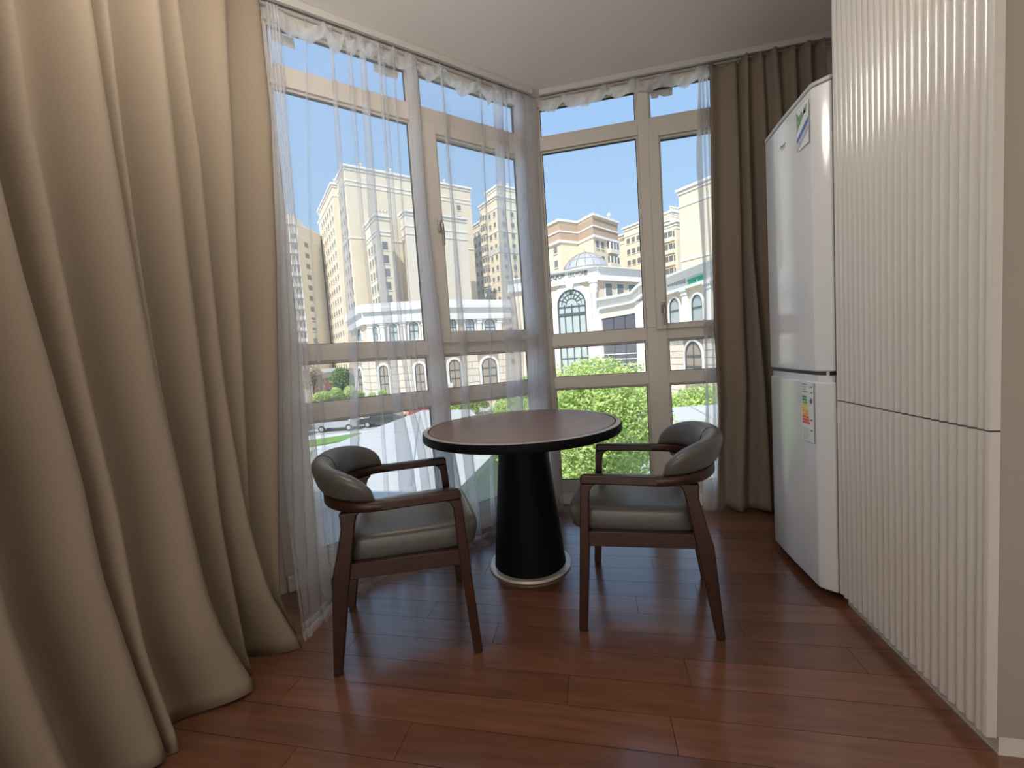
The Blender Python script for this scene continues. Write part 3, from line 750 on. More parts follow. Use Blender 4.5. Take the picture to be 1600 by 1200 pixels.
# ------------------------------------------------------------------ chairs
def arc(cx_, cz_, r, a0, a1, n=6): return [(cx_+r*math.cos(math.radians(lerp(a0, a1, i/n))), cz_+r*math.sin(math.radians(lerp(a0, a1, i/n)))) for i in range(n+1)]
def u_curve(t, w=.2725, s0=.30, s1=.515):
    """plan curve of arm + back rail: t in -1..1, straight arms then a round back; returns (s, y)"""
    a = t*PI/2
    return (s0+(s1-s0)*max(0, math.cos(a))**.92, w*math.copysign(abs(math.sin(a))**.88, t))
def make_chair(label):
    c = thing('armchair', label, 'chair', (0, 0, 0)); hw = .2725; th = .018
    for sgn in (-1, 1):
        y = sgn*hw
        # front leg, flaring into the arm at the top
        fl = [(-.015, .004), (.017, .004), (.044, .34), (.046, .42), (.052, .55)]+[(.052+.030*(1-math.cos(a))*1.0, .55+.0555*math.sin(a)) for a in (PI/6, PI/3, PI/2)]+[(.022, .6055), (.018, .55), (.006, .34)]
        obj('leg', G().prism(fl, y-th, y+th), 'wood', c, bevel=.005)
        obj('foot_glide', G().lathe([(.011, 0), (.012, .004), (0, .0045)], 12, (.001, y, 0)), 'glide', c)
        yb0, yb1 = sgn*.215, sgn*.238
        g = G(); rl = [(.496, .004), (.527, .004), (.498, .37), (.476, .45), (.452, .55), (.452, .59), (.455, .6055), (.378, .6055), (.394, .59), (.402, .565), (.436, .37)]
        n = len(rl); vs = []
        for tt in (-1, 1):
            for (s, z) in rl: vs.append((s, lerp(yb0, yb1, z/.6)+tt*th, z))
        g.add(vs, [list(range(n))[::-1], list(range(n, 2*n))]+[(i, (i+1) % n, n+(i+1) % n, n+i) for i in range(n)])
        obj('leg', g, 'wood', c, bevel=.005)
        obj('foot_glide', G().lathe([(.011, 0), (.012, .004), (0, .0045)], 12, (.512, yb0, 0)), 'glide', c)
        # side rail
        g = G(); a0, a1 = (.030, y), (.452, sgn*.226)
        d = Vector((a1[0]-a0[0], a1[1]-a0[1])).normalized(); nn = Vector((-d.y, d.x))*.012
        vs = []
        for z in (.355, .414):
            for (p, q) in ((a0, 1), (a1, 1), (a1, -1), (a0, -1)): vs.append((p[0]+nn.x*q, p[1]+nn.y*q, z))
        g.add(vs, [(0, 1, 2, 3), (7, 6, 5, 4), (0, 4, 5, 1), (1, 5, 6, 2), (2, 6, 7, 3), (3, 7, 4, 0)])
        obj('side_rail', g, 'wood', c, bevel=.003)
        # straight arm
        am = [(.022, .606)]+[(.022, .628)]+[(.034+.012*math.cos(a), .628+.012*math.sin(a)) for a in (PI*.83, PI*.67, PI*.5)]+[(.31, .640), (.31, .606)]
        obj('armrest', G().prism(am, y-.019, y+.019), 'wood', c, bevel=.006, seg=3)
    obj('front_rail', box(.012, .036, -.256, .256, .355, .405), 'wood', c, bevel=.003)
    obj('seat_deck', box(.037, .439, -.222, .222, .372, .399), 'glide', c)
    obj('back_rail', box(.440, .462, -.206, .206, .358, .412), 'wood', c, bevel=.003)
    # curved back band joining the two arms
    rows = []; N = 48
    prof = [(-.014, .606), (.014, .606), (.019, .611), (.019, .635), (.014, .640), (-.014, .640), (-.019, .635), (-.019, .611)]
    for i in range(N+1):
        t = lerp(-1, 1, i/N); s, y = u_curve(t); s2, y2 = u_curve(min(1, t+.01)); s1_, y1_ = u_curve(max(-1, t-.01))
        d = Vector((s2-s1_, y2-y1_)).normalized(); nn = Vector((d.y, -d.x))
        k = 1-abs(t)**2; up = .012*k
        rows.append([Vector((s+nn.x*p*(1+.12*k), y+nn.y*p*(1+.12*k), z+up*(1 if z > .62 else .2)-.004*0)) for p, z in prof])
    g = G().grid(rows, closed=True); m_ = len(prof); g.add(rows[0], [list(range(m_))]); g.add(rows[-1], [list(range(m_))[::-1]])
    obj('back_band', g, 'wood', c, smooth=50)
    # upholstered back pad riding on the band
    rows = []; N = 72; K = 24
    TM = .93
    for i in range(N+1):
        t = lerp(-TM, TM, i/N); s, y = u_curve(t); s2, y2 = u_curve(min(1, t+.01)); s1_, y1_ = u_curve(max(-1, t-.01))
        d = Vector((s2-s1_, y2-y1_)).normalized(); nn = Vector((d.y, -d.x))   # outward
        u_ = abs(t)/TM
        e_ = max(0, 1-u_**3.8)**.5
        hgt = .116*e_+.004; thk = (.032+.006*(1-u_))*max(.25, e_**.6)
        base = .643+.012*(1-abs(t)**2)
        row = []
        for k in range(K):
            a = 2*PI*k/K; ca, sa = math.cos(a), math.sin(a)
            px_ = math.copysign(abs(ca)**.75, ca)*thk; hz = (.5+.5*math.copysign(abs(sa)**.62, sa))
            lean = .030*hz*e_                                   # leans outwards towards the top
            bow = -.010*math.sin(PI*hz)*0
            q = px_+lean-.004+bow
            row.append(Vector((s+nn.x*q, y+nn.y*q, base+hgt*hz-.004)))
        rows.append(row)
    g = G().grid(rows, closed=True); g.add(rows[0], [list(range(K))]); g.add(rows[-1], [list(range(K))[::-1]])
    pad = obj('back_pad', g, 'leather', c, smooth=180)
    mid = rows[N//2]
    obj('centre_seam', G().tube([p+Vector(((p.x-.545)*.02, 0, .0004)) for p in mid[5:19]], .0013, 6), 'seam', pad)
    # seat cushion: bulging trapezoid slab, nose in front of the legs
    def outline(k):
        return k
    pts = []
    NW = 40
    def plan(a):
        ca, sa = math.cos(a), math.sin(a); p = .32
        x = math.copysign(abs(ca)**p, ca); yv = math.copysign(abs(sa)**p, sa)
        s = .215-x*.245                                   # x=+1 -> front nose
        w = lerp(.218, .252, (x+1)/2)
        return s, yv*w
    levels = [(.80, .400, 0), (.965, .4005, .25), (.992, .408, .6), (1.0, .43, .7), (1.005, .455, 1), (1.0, .478, .9), (.985, .490, .5), (.955, .498, .2), (.88, .503, 0), (.70, .508, 0), (.45, .511, 0), (.2, .512, 0), (.02, .512, 0)]
    rows = []
    for (f, z, b) in levels:
        row = []
        for i in range(NW):
            s, y = plan(2*PI*i/NW)
            cs, cy = .215, 0
            ss = cs+(s-cs)*f; yy = cy+(y-cy)*f
            if s < cs and b: ss -= .020*b*max(0, math.cos(2*PI*i/NW))**.5
            row.append(Vector((ss, yy, z)))
        rows.append(row)
    g = G().grid(rows, closed=True); g.add(rows[0], [list(range(NW))[::-1]]); g.add(rows[-1], [list(range(NW))])
    seat = obj('seat_cushion', g, 'leather', c, smooth=60)
    obj('piping', G().tube([Vector((p.x, p.y, p.z)) for p in rows[6]], .0016, 6, closed=True), 'leather', seat)
    return c
chR = make_chair('wooden armchair with grey leather seat, right of the round table')
def copy_tree(o, parent=None):
    n = o.copy(); COL.objects.link(n); n.parent = parent
    for ch in list(o.children): copy_tree(ch, n)
    return n
chL = copy_tree(chR); chL['label'] = 'wooden armchair with grey leather seat, left of the round table by the sheers'
for c in (chR, chL): c['group'] = 'armchairs at the round table'
# place: foot centres measured on the floor
a = math.radians(-6.2); chR.rotation_euler.z = a
hx_, hy_ = -.2725*-math.sin(a), -.2725*math.cos(a)     # offset of the near front foot from the origin
chR.location = (-.107-hx_, 1.600-hy_, 0)
a = math.radians(180+26.5)
chL.rotation_euler.z = a
chL.location = (-.503-.2725*-math.sin(a), 1.436-.2725*math.cos(a), 0)      # near front foot measured on the floor

# ------------------------------------------------------------------ the building this room is in: storeys above and below
GZ = -4.9
hb = G()
bay = [(XL-.14, YB), (XR+.14, YB), (XR+.14, YR+.14), (cx-.05, YR+.14), (XL-.14, yl+.12)]
hb.prism(bay, H+.17, H+.5, 'xy'); hb.box(-14, 14, -12, YB+2.2, H+.5, 8.0); hb.prism(bay, H+.5, 6.0, 'xy')
hb.prism(bay, GZ, -.16, 'xy'); hb.box(-14, XL-.2, -12, YB+2.2, GZ, H+.5); hb.box(XR+.2, 14, -12, YB+2.2, GZ, H+.5)
struct('wall_host_building', hb, 'host')
# ------------------------------------------------------------------ ground
struct('ground', box(-260, 260, YR+.2, 420, GZ-.3, GZ), 'asphalt', smooth=0)

# pixel-anchored facade frames: origin (u=0) and direction of the wall in plan, z up, v outward (towards the viewer)
class Fac:
    def __init__(s, px, dist, ang):
        """px: picture column of the wall's u=0 edge at eye level; dist: distance from the room; ang: direction of +u, degrees from +X"""
        hy = 556-.0602*(px-800); d = ray(px, hy); d.z = 0; d.normalize()
        s.P = Vector((d.x*dist, d.y*dist, 0)); s.d = Vector((math.cos(math.radians(ang)), math.sin(math.radians(ang)), 0))
        s.n = Vector((s.d.y, -s.d.x, 0))
        if s.n.dot(-s.P) < 0: s.n = -s.n
    def F(s, p): return s.P+s.d*p.x+s.n*p.y+Vector((0, 0, p.z))       # p = (u, v, z)
    def at(s, px, py, v=0):
        p = on_plane(px, py, s.n, s.n.dot(s.P)+v); return (p-s.P).dot(s.d), p.z
    def sub(s, u, v=0):
        o = Fac.__new__(Fac); o.P = s.P+s.d*u+s.n*v; o.d = s.d.copy(); o.n = s.n.copy(); return o

def wins(F, cells, proud=.05):
    g = G(F)
    for (u, z, w, h) in cells: g.box(u-w/2, u+w/2, -.05, proud, z-h/2, z+h/2)
    return g
def tower(name, label, px, dist, La, Lb, ptop, m, gap, colsA, colsB, storey=3.0, bands=(), base=GZ, top_band=None, cat='building', balA=(), balB=(), winw=1.1, winh=1.35, pent=None, merge=None, nfl=None):
    """block with a vertical near edge at px; wall A runs away to the left (135 deg), wall B away to the right (45 deg)"""
    A = Fac(px, dist, 135); Bf = Fac(px, dist, 45)
    A.n = Vector((-S2, -S2, 0)); Bf.n = Vector((S2, -S2, 0)); Bf.P = A.P.copy()
    ztop = CAM.z
    hy = ptop; d = ray(ptop[0], ptop[1]); d = d/math.hypot(d.x, d.y); ztop = CAM.z+d.z*dist
    root = merge or thing(name, label, cat, (A.P.x, A.P.y, GZ))
    P = A.P; a = A.d; b = Bf.d
    pl = [P, P+b*Lb, P+b*Lb+a*La, P+a*La]
    obj('wall', G().prism([(q.x, q.y) for q in pl], base, ztop, 'xy'), m, root, world=True, smooth=0)
    def ring(z0, z1, out, mm, nm='cornice'):
        g = G(); q = [P-a*out-b*out, P+b*(Lb+out)-a*out, P+b*(Lb+out)+a*(La+out), P+a*(La+out)-b*out]
        g.prism([(t.x, t.y) for t in q], z0, z1, 'xy'); obj(nm, g, mm, root, world=True, smooth=0)
    ring(ztop-.1, ztop+.35, .45, 'white'); ring(ztop-.75, ztop-.5, .2, 'white', 'band')
    for (dz, hh, mm) in bands: ring(ztop-dz, ztop-dz+hh, .14, mm, 'band')
    n = nfl or int((ztop-base-gap)/storey)
    cA, cB, sA, sB = [], [], [], []
    for i in range(n):
        z = ztop-gap-storey*i-storey*.5
        if z < base+2: break
        for u in colsA:
            if 0 < u < La: cA.append((u, z, winw, winh)); sA.append((u, z-winh/2-.1, winw+.3, .14))
        for u in colsB:
            if 0 < u < Lb: cB.append((u, z, winw, winh)); sB.append((u, z-winh/2-.1, winw+.3, .14))
    g = G(); wa = wins(A.F, cA); wb = wins(Bf.F, cB)
    g.add(wa.v, wa.f); g.add(wb.v, wb.f)
    if g.v: obj('windows', g, 'owin', root, world=True, smooth=0, kind='stuff')
    g = G(); wa = wins(A.F, sA, .14); wb = wins(Bf.F, sB, .14); g.add(wa.v, wa.f); g.add(wb.v, wb.f)
    if g.v: obj('window_sills', g, 'white', root, world=True, smooth=0, kind='stuff')
    # balcony stacks: glazed bays with a pale parapet
    gg, gp = G(), G()
    for (fc, bal) in ((A, balA), (Bf, balB)):
        for (u0, u1) in bal:
            for i in range(n):
                z = ztop-gap-storey*i-storey*.5
                if z < base+2: break
                t = G(fc.F).box(u0, u1, -.1, .75, z-.35, z+1.05); gg.add(t.v, t.f)
                t = G(fc.F).box(u0-.05, u1+.05, -.1, .85, z-1.3, z-.35); gp.add(t.v, t.f)
                t = G(fc.F).box(u0-.05, u1+.05, -.1, .85, z+1.05, z+1.2); gp.add(t.v, t.f)
                k = max(1, int((u1-u0)/1.2))
                for q in range(k+1):
                    uu = lerp(u0, u1, q/k); t = G(fc.F).box(uu-.07, uu+.07, .7, .82, z-.35, z+1.05); gp.add(t.v, t.f)
    if gg.v:
        obj('balcony_glazing', gg, 'owin', root, world=True, smooth=0, kind='stuff'); obj('balcony_parapets', gp, 'cream_pale', root, world=True, smooth=0, kind='stuff')
    # small vents and masts on the roof edge
    g = G()
    for q in range(4):
        t = P+b*(Lb*(.12+.22*q))+a*.6; g.lathe([(.22, 0), (.22, .9), (.4, .95), (.4, 1.25), (0, 1.4)], 8, (t.x, t.y, ztop+.3))
    obj('roof_vents', g, 'cream', root, world=True, smooth=0, kind='stuff')
    return root, A, Bf, ztop
def fr_(n, a, b): return [lerp(a, b, (i+.5)/n) for i in range(n)]

# far left slab with balconies and its blank return
def facade_rows(root, f, L_, ztop, n, cols, balc, pitch=3.0, off=2.2):
    gw, gs2, gg, gp2 = G(), G(), G(), G()
    for i in range(n):
        z = ztop-off-pitch*i
        for (u, w_) in cols:
            t = G(f.F).box(u*L_-w_/2, u*L_+w_/2, -.05, .05, z-.7, z+.7); gw.add(t.v, t.f)
            t = G(f.F).box(u*L_-w_/2-.15, u*L_+w_/2+.15, -.05, .16, z-.85, z-.7); gs2.add(t.v, t.f)
        for (u0, u1) in balc:
            t = G(f.F).box(u0*L_, u1*L_, -.1, .7, z-.35, z+1.0); gg.add(t.v, t.f)
            t = G(f.F).box(u0*L_-.05, u1*L_+.05, -.1, .85, z-1.35, z-.35); gp2.add(t.v, t.f)
            k = max(2, int((u1-u0)*L_/1.4))
            for q in range(k+1):
                uu = L_*lerp(u0, u1, q/k); t = G(f.F).box(uu-.09, uu+.09, .6, .8, z-.35, z+1.0); gp2.add(t.v, t.f)
    for nm, g, m in (('windows', gw, 'owin'), ('window_sills', gs2, 'white'), ('balcony_glazing', gg, 'owin'), ('balcony_parapets', gp2, 'white')):
        if g.v: obj(nm, g, m, root, world=True, smooth=0, kind='stuff')
# big left tower: main block, lower left wing, front bay
tower('apartment_tower', 'tallest cream apartment tower, seen between the sheer folds left of the window handle', 566, 108, 12.5, 34, (564, 261), 'cream', 4.2, fr_(4, 1.0, 11.6), [30], bands=((3.4, .25, 'white'), (4.4, .2, 'white'), (17, .3, 'white')), nfl=20)
T2 = [o for o in COL.objects if o.get('label', '').startswith('tallest cream')][0]
tower('', '', 545, 117, 22, 7, (537, 289), 'cream', 3.6, fr_(6, 1, 20), [], bands=((3.0, .25, 'white'),), merge=T2)
tower('', '', 534, 130, 14, 9, (512, 326), 'cream', 2.6, fr_(5, .8, 13), [], bands=((2.2, .25, 'white'),), merge=T2)
tower('', '', 606, 98, 9, 3.4, (591, 337), 'cream', 5, fr_(3, 1.2, 8), [1.7], bands=((3.4, .4, 'white'), (4.2, .2, 'white')), merge=T2, winw=1.2, winh=1.8)
tower('', '', 652, 100.5, 3.5, 16, (640, 330), 'cream_pale', 5, [], [], bands=((3.4, .4, 'white'), (5.2, .2, 'white')), merge=T2)
# middle tower
T3, A3, B3, z3_ = tower('apartment_tower', 'stepped cream apartment tower right of the window handle', 792, 118, 9.5, 16, (779, 306), 'cream', 3.0, [1.6, 4.2, 6.9], [2, 5, 8, 11], bands=((3.2, .3, 'white'), (9.6, .3, 'white'), (15.5, 1.6, 'balc')), balA=((5.9, 8.6),))
tower('', '', 780, 127, 12, 6, (760, 338), 'cream', 2.0, fr_(6, .8, 16), [], bands=((2.4, .3, 'white'), (8, .25, 'white')), merge=T3)
tower('', '', 757, 139, 10, 6, (735, 375), 'cream', 2.0, fr_(6, .8, 16), [], bands=((2.4, .3, 'brownband'),), merge=T3)
tower('', '', 795, 120, 6.5, 12, (783, 290), 'cream', 30, [], [], bands=((3.4, .3, 'white'),), merge=T3, base=z3_-.5)
# brown-topped block behind the dome
def block_poly(name, label, pts, ztop, m, walls, bands):
    root = thing(name, label, 'building', (pts[0][0], pts[0][1], GZ))
    obj('wall', G().prism(pts, GZ, ztop, 'xy'), m, root, world=True, smooth=0)
    cxx = sum(p[0] for p in pts)/len(pts); cyy = sum(p[1] for p in pts)/len(pts)
    for (dz, hh, mm, out) in bands:
        k = 1+out/12.0
        obj('band', G().prism([(cxx+(p[0]-cxx)*k, cyy+(p[1]-cyy)*k) for p in pts], ztop-dz, ztop-dz+hh, 'xy'), mm, root, world=True, smooth=0)
    return root
F0 = Fac(866, 92, 135)                       # left wing of the block, facing left
def gp(px, dist):
    hy = 556-.0602*(px-800); d = ray(px, hy); d.z = 0; d.normalize(); return (d.x*dist, d.y*dist)
p_a, p_b, p_c, p_d, p_e = gp(846, 97), gp(886, 90), gp(913, 93), gp(936, 89), gp(973, 97)
P4 = [p_a, p_b, p_c, p_d, p_e, (p_e[0]-4, p_e[1]+18), (p_a[0]+2, p_a[1]+20)]
d_ = ray(927, 337); d_ = d_/math.hypot(d_.x, d_.y); z4 = CAM.z+d_.z*89
T4 = block_poly('apartment_block', 'cream apartment block with a brown band, behind the glass dome', P4, z4, 'cream', None,
                ((.0, .45, 'white', .7), (3.9, 3.5, 'brownband', .25), (2.2, .3, 'white', .5), (4.4, .5, 'white', .6)))
def wall_between(a, b):
    f = Fac.__new__(Fac); f.P = Vector((a[0], a[1], 0)); f.d = (Vector((b[0], b[1], 0))-f.P).normalized(); f.n = Vector((f.d.y, -f.d.x, 0))
    if f.n.dot(-f.P) < 0: f.n = -f.n
    return f
q_a, q_b, q_c = gp(425, 128), gp(486, 128), gp(520, 137)
d_ = ray(486, 353); d_ = d_/math.hypot(d_.x, d_.y); zq1 = CAM.z+d_.z*128
T1 = block_poly('apartment_tower', 'far pale apartment tower with stacked balconies, leftmost through the sheers', [q_a, q_b, q_c, (q_c[0]-10, q_c[1]+16), (q_a[0]-4, q_a[1]+16)], zq1, 'cream_pale', None, ((.0, .4, 'white', .5), (3.0, .3, 'white', .25), (26, .3, 'white', .2), (29, .3, 'white', .2)))
f = wall_between(q_a, q_b); facade_rows(T1, f, (Vector(q_b)-Vector(q_a)).length, zq1, 17, [], [(.05, .42), (.48, .78), (.80, .98)], off=3.6)
f = wall_between(q_b, q_c); facade_rows(T1, f, (Vector(q_c)-Vector(q_b)).length, zq1, 17, [(.32, 1.7)], [], off=4.6)
obj('roof_storey', G().prism([q_a, (lerp(q_a[0], q_b[0], .97), lerp(q_a[1], q_b[1], .97)), (q_b[0]-4, q_b[1]+9), (q_a[0]-3, q_a[1]+9)], zq1, zq1+2.6, 'xy'), 'cream_pale', T1, world=True, smooth=0)
for (a_, b_, us, ww) in ((p_a, p_b, (.38, .80), 1.1), (p_d, p_e, (.15, .36), 1.0)):
    f = wall_between(a_, b_); L_ = (Vector(b_)-Vector(a_)).length
    for u in us:
        for i in range(6):
            zc = z4-5.6-3*i
            w_ = obj('window', G(f.F).box(u*L_-ww/2, u*L_+ww/2, -.05, .05, zc-.75, zc+.75), 'owin', T4, world=True, smooth=0)
            obj('window_sill', G(f.F).box(u*L_-ww/2-.15, u*L_+ww/2+.15, -.05, .2, zc-.9, zc-.75), 'white', w_, world=True, smooth=0)
f = wall_between(p_d, p_e); L_ = (Vector(p_e)-Vector(p_d)).length
for i in range(6):
    zc = z4-5.6-3*i
    o = obj('balcony', G(f.F).box(L_*.56, L_*.97, -.1, .7, zc-1.4, zc-.45), 'cream_pale', T4, world=True, smooth=0)
    g = G(f.F).box(L_*.56, L_*.97, -.1, .6, zc-.45, zc+.95); obj('glazing', g, 'owin', o, world=True, smooth=0)
    g = G(f.F)
    for q in range(4): uu = L_*lerp(.565, .965, q/3); g.box(uu-.08, uu+.08, .5, .72, zc-.45, zc+.95)
    obj('balcony_post', g, 'white', o, world=True, smooth=0)
g = G()
for px_ in (884, 926, 938, 962):
    q = gp(px_, 96); g.lathe([(.12, 0), (.12, 1.2), (.4, 1.3), (.5, 1.7), (0, 2.1)], 8, (q[0], q[1], z4+.3))
obj('roof_vents', g, 'cream', T4, world=True, smooth=0, kind='stuff')
# two blocks right of it
T5, A5, B5, z5 = tower('apartment_block', 'cream apartment block with a green balcony, left of the right window sash', 1012, 120, 18, 6, (1000, 357), 'cream', 2.2, [], [], bands=((2.4, .3, 'white'), (1.4, .9, 'brownband')), balA=((1, 4.2), (9, 13), (14, 18)), winw=1.2)
tower('', '', 1013, 118, 6.5, 10, (1003, 347), 'cream', 2.2, fr_(3, .8, 6), [], bands=((2.4, .3, 'white'),), merge=T5)
T5b, A5b, B5b, z5b = tower('apartment_block', 'cream apartment block with curved balconies, seen just right of the right sash stile', 1064, 112, 9.5, 8, (1059, 346), 'cream', 1.6, [], [], bands=((1.6, .3, 'white'),), balA=((.6, 4.6), (5.4, 8.8)), winw=1.2)
tower('', '', 1058, 118, 6.0, 4, (1052, 330), 'cream', 1.2, fr_(4, .6, 5.4), [], bands=((1.2, .25, 'white'),), merge=T5b, base=z5b-2)
T6, A6, B6, z6 = tower('apartment_tower', 'tall cream apartment tower with a blank end wall beside the right-hand curtain', 1158, 84, 11.2, 16, (1150, 262), 'cream', 6, [3.0, .8], [2, 5, 8], bands=((3.2, .3, 'white'), (13.6, .3, 'white'), (23, 1.8, 'brownband'), (25, .3, 'white')), winw=.9, winh=1.4)

# ------------------------------------------------------------------ arched windows
def arch_pts(u, z0, zt, w, n=10, grow=0):
    r = w/2+grow; zs = zt-w/2
    return [(u-r, z0-grow*.0), (u+r, z0-grow*.0)]+[(u+r*math.cos(a*PI/n), zs+r*math.sin(a*PI/n)) for a in range(n+1)]
def arched(root, F, u, z0, zt, w, surround=.28, mull=True, depth=.0, name='arched_window', hbars=(.33, .66), vbars=1, frame='mull', trim='white'):
    zs = zt-w/2; r = w/2
    # surround: a ring with the opening left free
    g = G(F); n = 12; inner = [(u+r*math.cos(PI*i/n), zs+r*math.sin(PI*i/n)) for i in range(n+1)]; outer = [(u+(r+surround)*math.cos(PI*i/n), zs+(r+surround)*math.sin(PI*i/n)) for i in range(n+1)]
    inner = [(u+r, z0)]+inner+[(u-r, z0)]; outer = [(u+r+surround, z0)]+outer+[(u-r-surround, z0)]
    vs = []; m_ = len(inner)
    for y in (-.05, .16):
        vs += [(p[0], y, p[1]) for p in inner]+[(p[0], y, p[1]) for p in outer]
    fs = []
    for i in range(m_-1):
        fs += [(2*m_+i, 2*m_+i+1, 3*m_+i+1, 3*m_+i), (2*m_+i, 2*m_+i+1, i+1, i), (3*m_+i, 3*m_+i+1, m_+i+1, m_+i)]
    g.add(vs, fs)
    wn = obj(name, g, trim, root, world=True, smooth=0)
    poly = [(u-r, z0), (u+r, z0)]+[(u+r*math.cos(PI*i/n), zs+r*math.sin(PI*i/n)) for i in range(n+1)]
    obj('pane', G(F).prism([(p[0], p[1]) for p in poly], .0, .03, 'xz'), 'owin2', wn, world=True, smooth=0)
    g = G(F); t = w*.022+.02
    g.tube([(u+(r-t)*math.cos(PI*i/n), .06, zs+(r-t)*math.sin(PI*i/n)) for i in range(n+1)], t, 5)
    g.box(u-r, u-r+2*t, .02, .10, z0, zs); g.box(u+r-2*t, u+r, .02, .10, z0, zs)
    for h in hbars: zz = lerp(z0, zt, h); g.box(u-r, u+r, .02, .09, zz-t, zz+t)
    for k in range(vbars): uu = u-r+w*(k+1)/(vbars+1); g.box(uu-t*.7, uu+t*.7, .02, .09, z0, zt-.05*w if vbars == 1 else zs)
    obj('glazing_bars', g, frame, wn, world=True, smooth=0)
    return wn
def cornice(root, F, u0, u1, zt, h, prof=((0, .25, .55), (.25, .42, .75), (.42, .78, .35), (.78, 1.0, .5)), m='white'):
    g = G(F)
    for (a, b, o) in prof: g.box(u0, u1, -.3, o, zt-h*b, zt-h*a)
    return obj('cornice', g, m, root, world=True, smooth=0)
def pilaster(root, F, u, z0, z1, w=.6):
    g = G(F).box(u-w/2, u+w/2, -.1, .28, z0, z1-.5)
    g.box(u-w*.62, u+w*.62, -.1, .36, z1-.5, z1-.34); g.box(u-w*.55, u+w*.55, -.1, .32, z1-.34, z1-.14); g.box(u-w*.75, u+w*.75, -.1, .44, z1-.14, z1)
    for k in range(3): uu = u+(k-1)*w*.28; g.box(uu-w*.05, uu+w*.05, .28, .31, z0, z1-.55)
    return obj('pilaster', g, 'white', root, world=True, smooth=0)
def blocks(root, F, u0, u1, z0, z1, bw=1.5, bh=.72, avoid=()):
    obj('block_joint', G(F).box(u0, u1, -.05, .04, z0, z1), 'joint_st', root, world=True, smooth=0)
    z = z0; r = 0
    while z < z1-.1:
        zz = min(z+bh, z1); u = u0-(bw/2 if r % 2 else 0)
        while u < u1:
            a, b = max(u, u0), min(u+bw, u1)
            segs = [(a, b)]
            for (c0, c1, cz) in avoid:
                if z < cz:
                    ns = []
                    for (p, q) in segs:
                        if q <= c0 or p >= c1: ns.append((p, q))
                        else:
                            if p < c0: ns.append((p, c0))
                            if q > c1: ns.append((c1, q))
                    segs = ns
            for (p, q) in segs:
                if q-p > .12: obj('stone_block', G(F).box(p+.03, q-.03, 0, .10, z+.03, zz-.03), 'stone', root, world=True, smooth=0)
            u += bw
        z = zz; r += 1
def signtext(root, fc, px, py, px2, size, s, m, v):
    u0, z0 = fc.at(px, py, v); u1, z1 = fc.at(px2, py, v)
    cu = bpy.data.curves.new('sign', 'FONT'); cu.body = s; cu.size = 1; cu.extrude = .04; cu.align_x = 'LEFT'
    o = bpy.data.objects.new('sign', cu); COL.objects.link(o)
    dg = bpy.context.evaluated_depsgraph_get(); me = bpy.data.meshes.new_from_object(o.evaluated_get(dg)); bpy.data.objects.remove(o)
    w_ = max(q.co.x for q in me.vertices); k = (u1-u0)/w_
    sgn = 1 if fc.d.x > 0 else -1
    g = G(fc.F); g.add([(u0+q.co.x*k, v+q.co.z*1.0, z0+q.co.y*size) for q in me.vertices], [list(p.vertices) for p in me.polygons])
    return obj('sign_lettering', g, m, root, world=True, smooth=0)

# left commercial building (three faces)
cB_ = Fac(576, 52, 11.8); cB_.n = Vector((cB_.d.y, -cB_.d.x, 0))
uL, _ = cB_.at(576, 560); uR, _ = cB_.at(684, 556)
zc = cB_.at(620, 473)[1]; zc0 = cB_.at(620, 504)[1]
PL_ = cB_.F(Vector((uL, 0, 0))); PR_ = cB_.F(Vector((uR, 0, 0)))
cA_ = wall_between((PL_.x, PL_.y), (PL_.x-7*math.cos(math.radians(48)), PL_.y+7*math.sin(math.radians(48))))
cC_ = wall_between((PR_.x, PR_.y), (PR_.x+10*math.cos(math.radians(38)), PR_.y+10*math.sin(math.radians(38))))
if cA_.n.dot(-cA_.P) < 0: cA_.n = -cA_.n
lenA = cA_.at(552, 560)[0]; lenC = cC_.at(797, 545)[0]
arcade = thing('shopping_building', 'pale two-storey shopping building with arched windows, behind the slanted window', 'building', (PL_.x, PL_.y, GZ))
EA = cA_.F(Vector((lenA, 0, 0))); EC = cC_.F(Vector((lenC, 0, 0)))
obj('wall', G().prism([(EA.x, EA.y), (PL_.x, PL_.y), (PR_.x, PR_.y), (EC.x, EC.y), (EC.x-6, EC.y+12), (EA.x+2, EA.y+14)], GZ, zc-.1, 'xy'), 'peach', arcade, world=True, smooth=0)
for fc, a, b in ((cA_, 0, lenA), (cB_, uL, uR), (cC_, 0, lenC)):
    cornice(arcade, fc.F, a-.2, b+.2, zc, zc-zc0)
zmid1 = cB_.at(620, 533)[1]; zmid0 = cB_.at(620, 556)[1]
for fc, a, b in ((cA_, 0, lenA), (cB_, uL, uR), (cC_, 0, lenC)):
    g = G(fc.F).box(a-.1, b+.1, -.1, .35, zmid0+.6, zmid1); g.box(a-.15, b+.15, -.1, .5, zmid1-.3, zmid1-.05); obj('string_course', g, 'white', arcade, world=True, smooth=0)
av = {id(cA_): [], id(cB_): [], id(cC_): []}
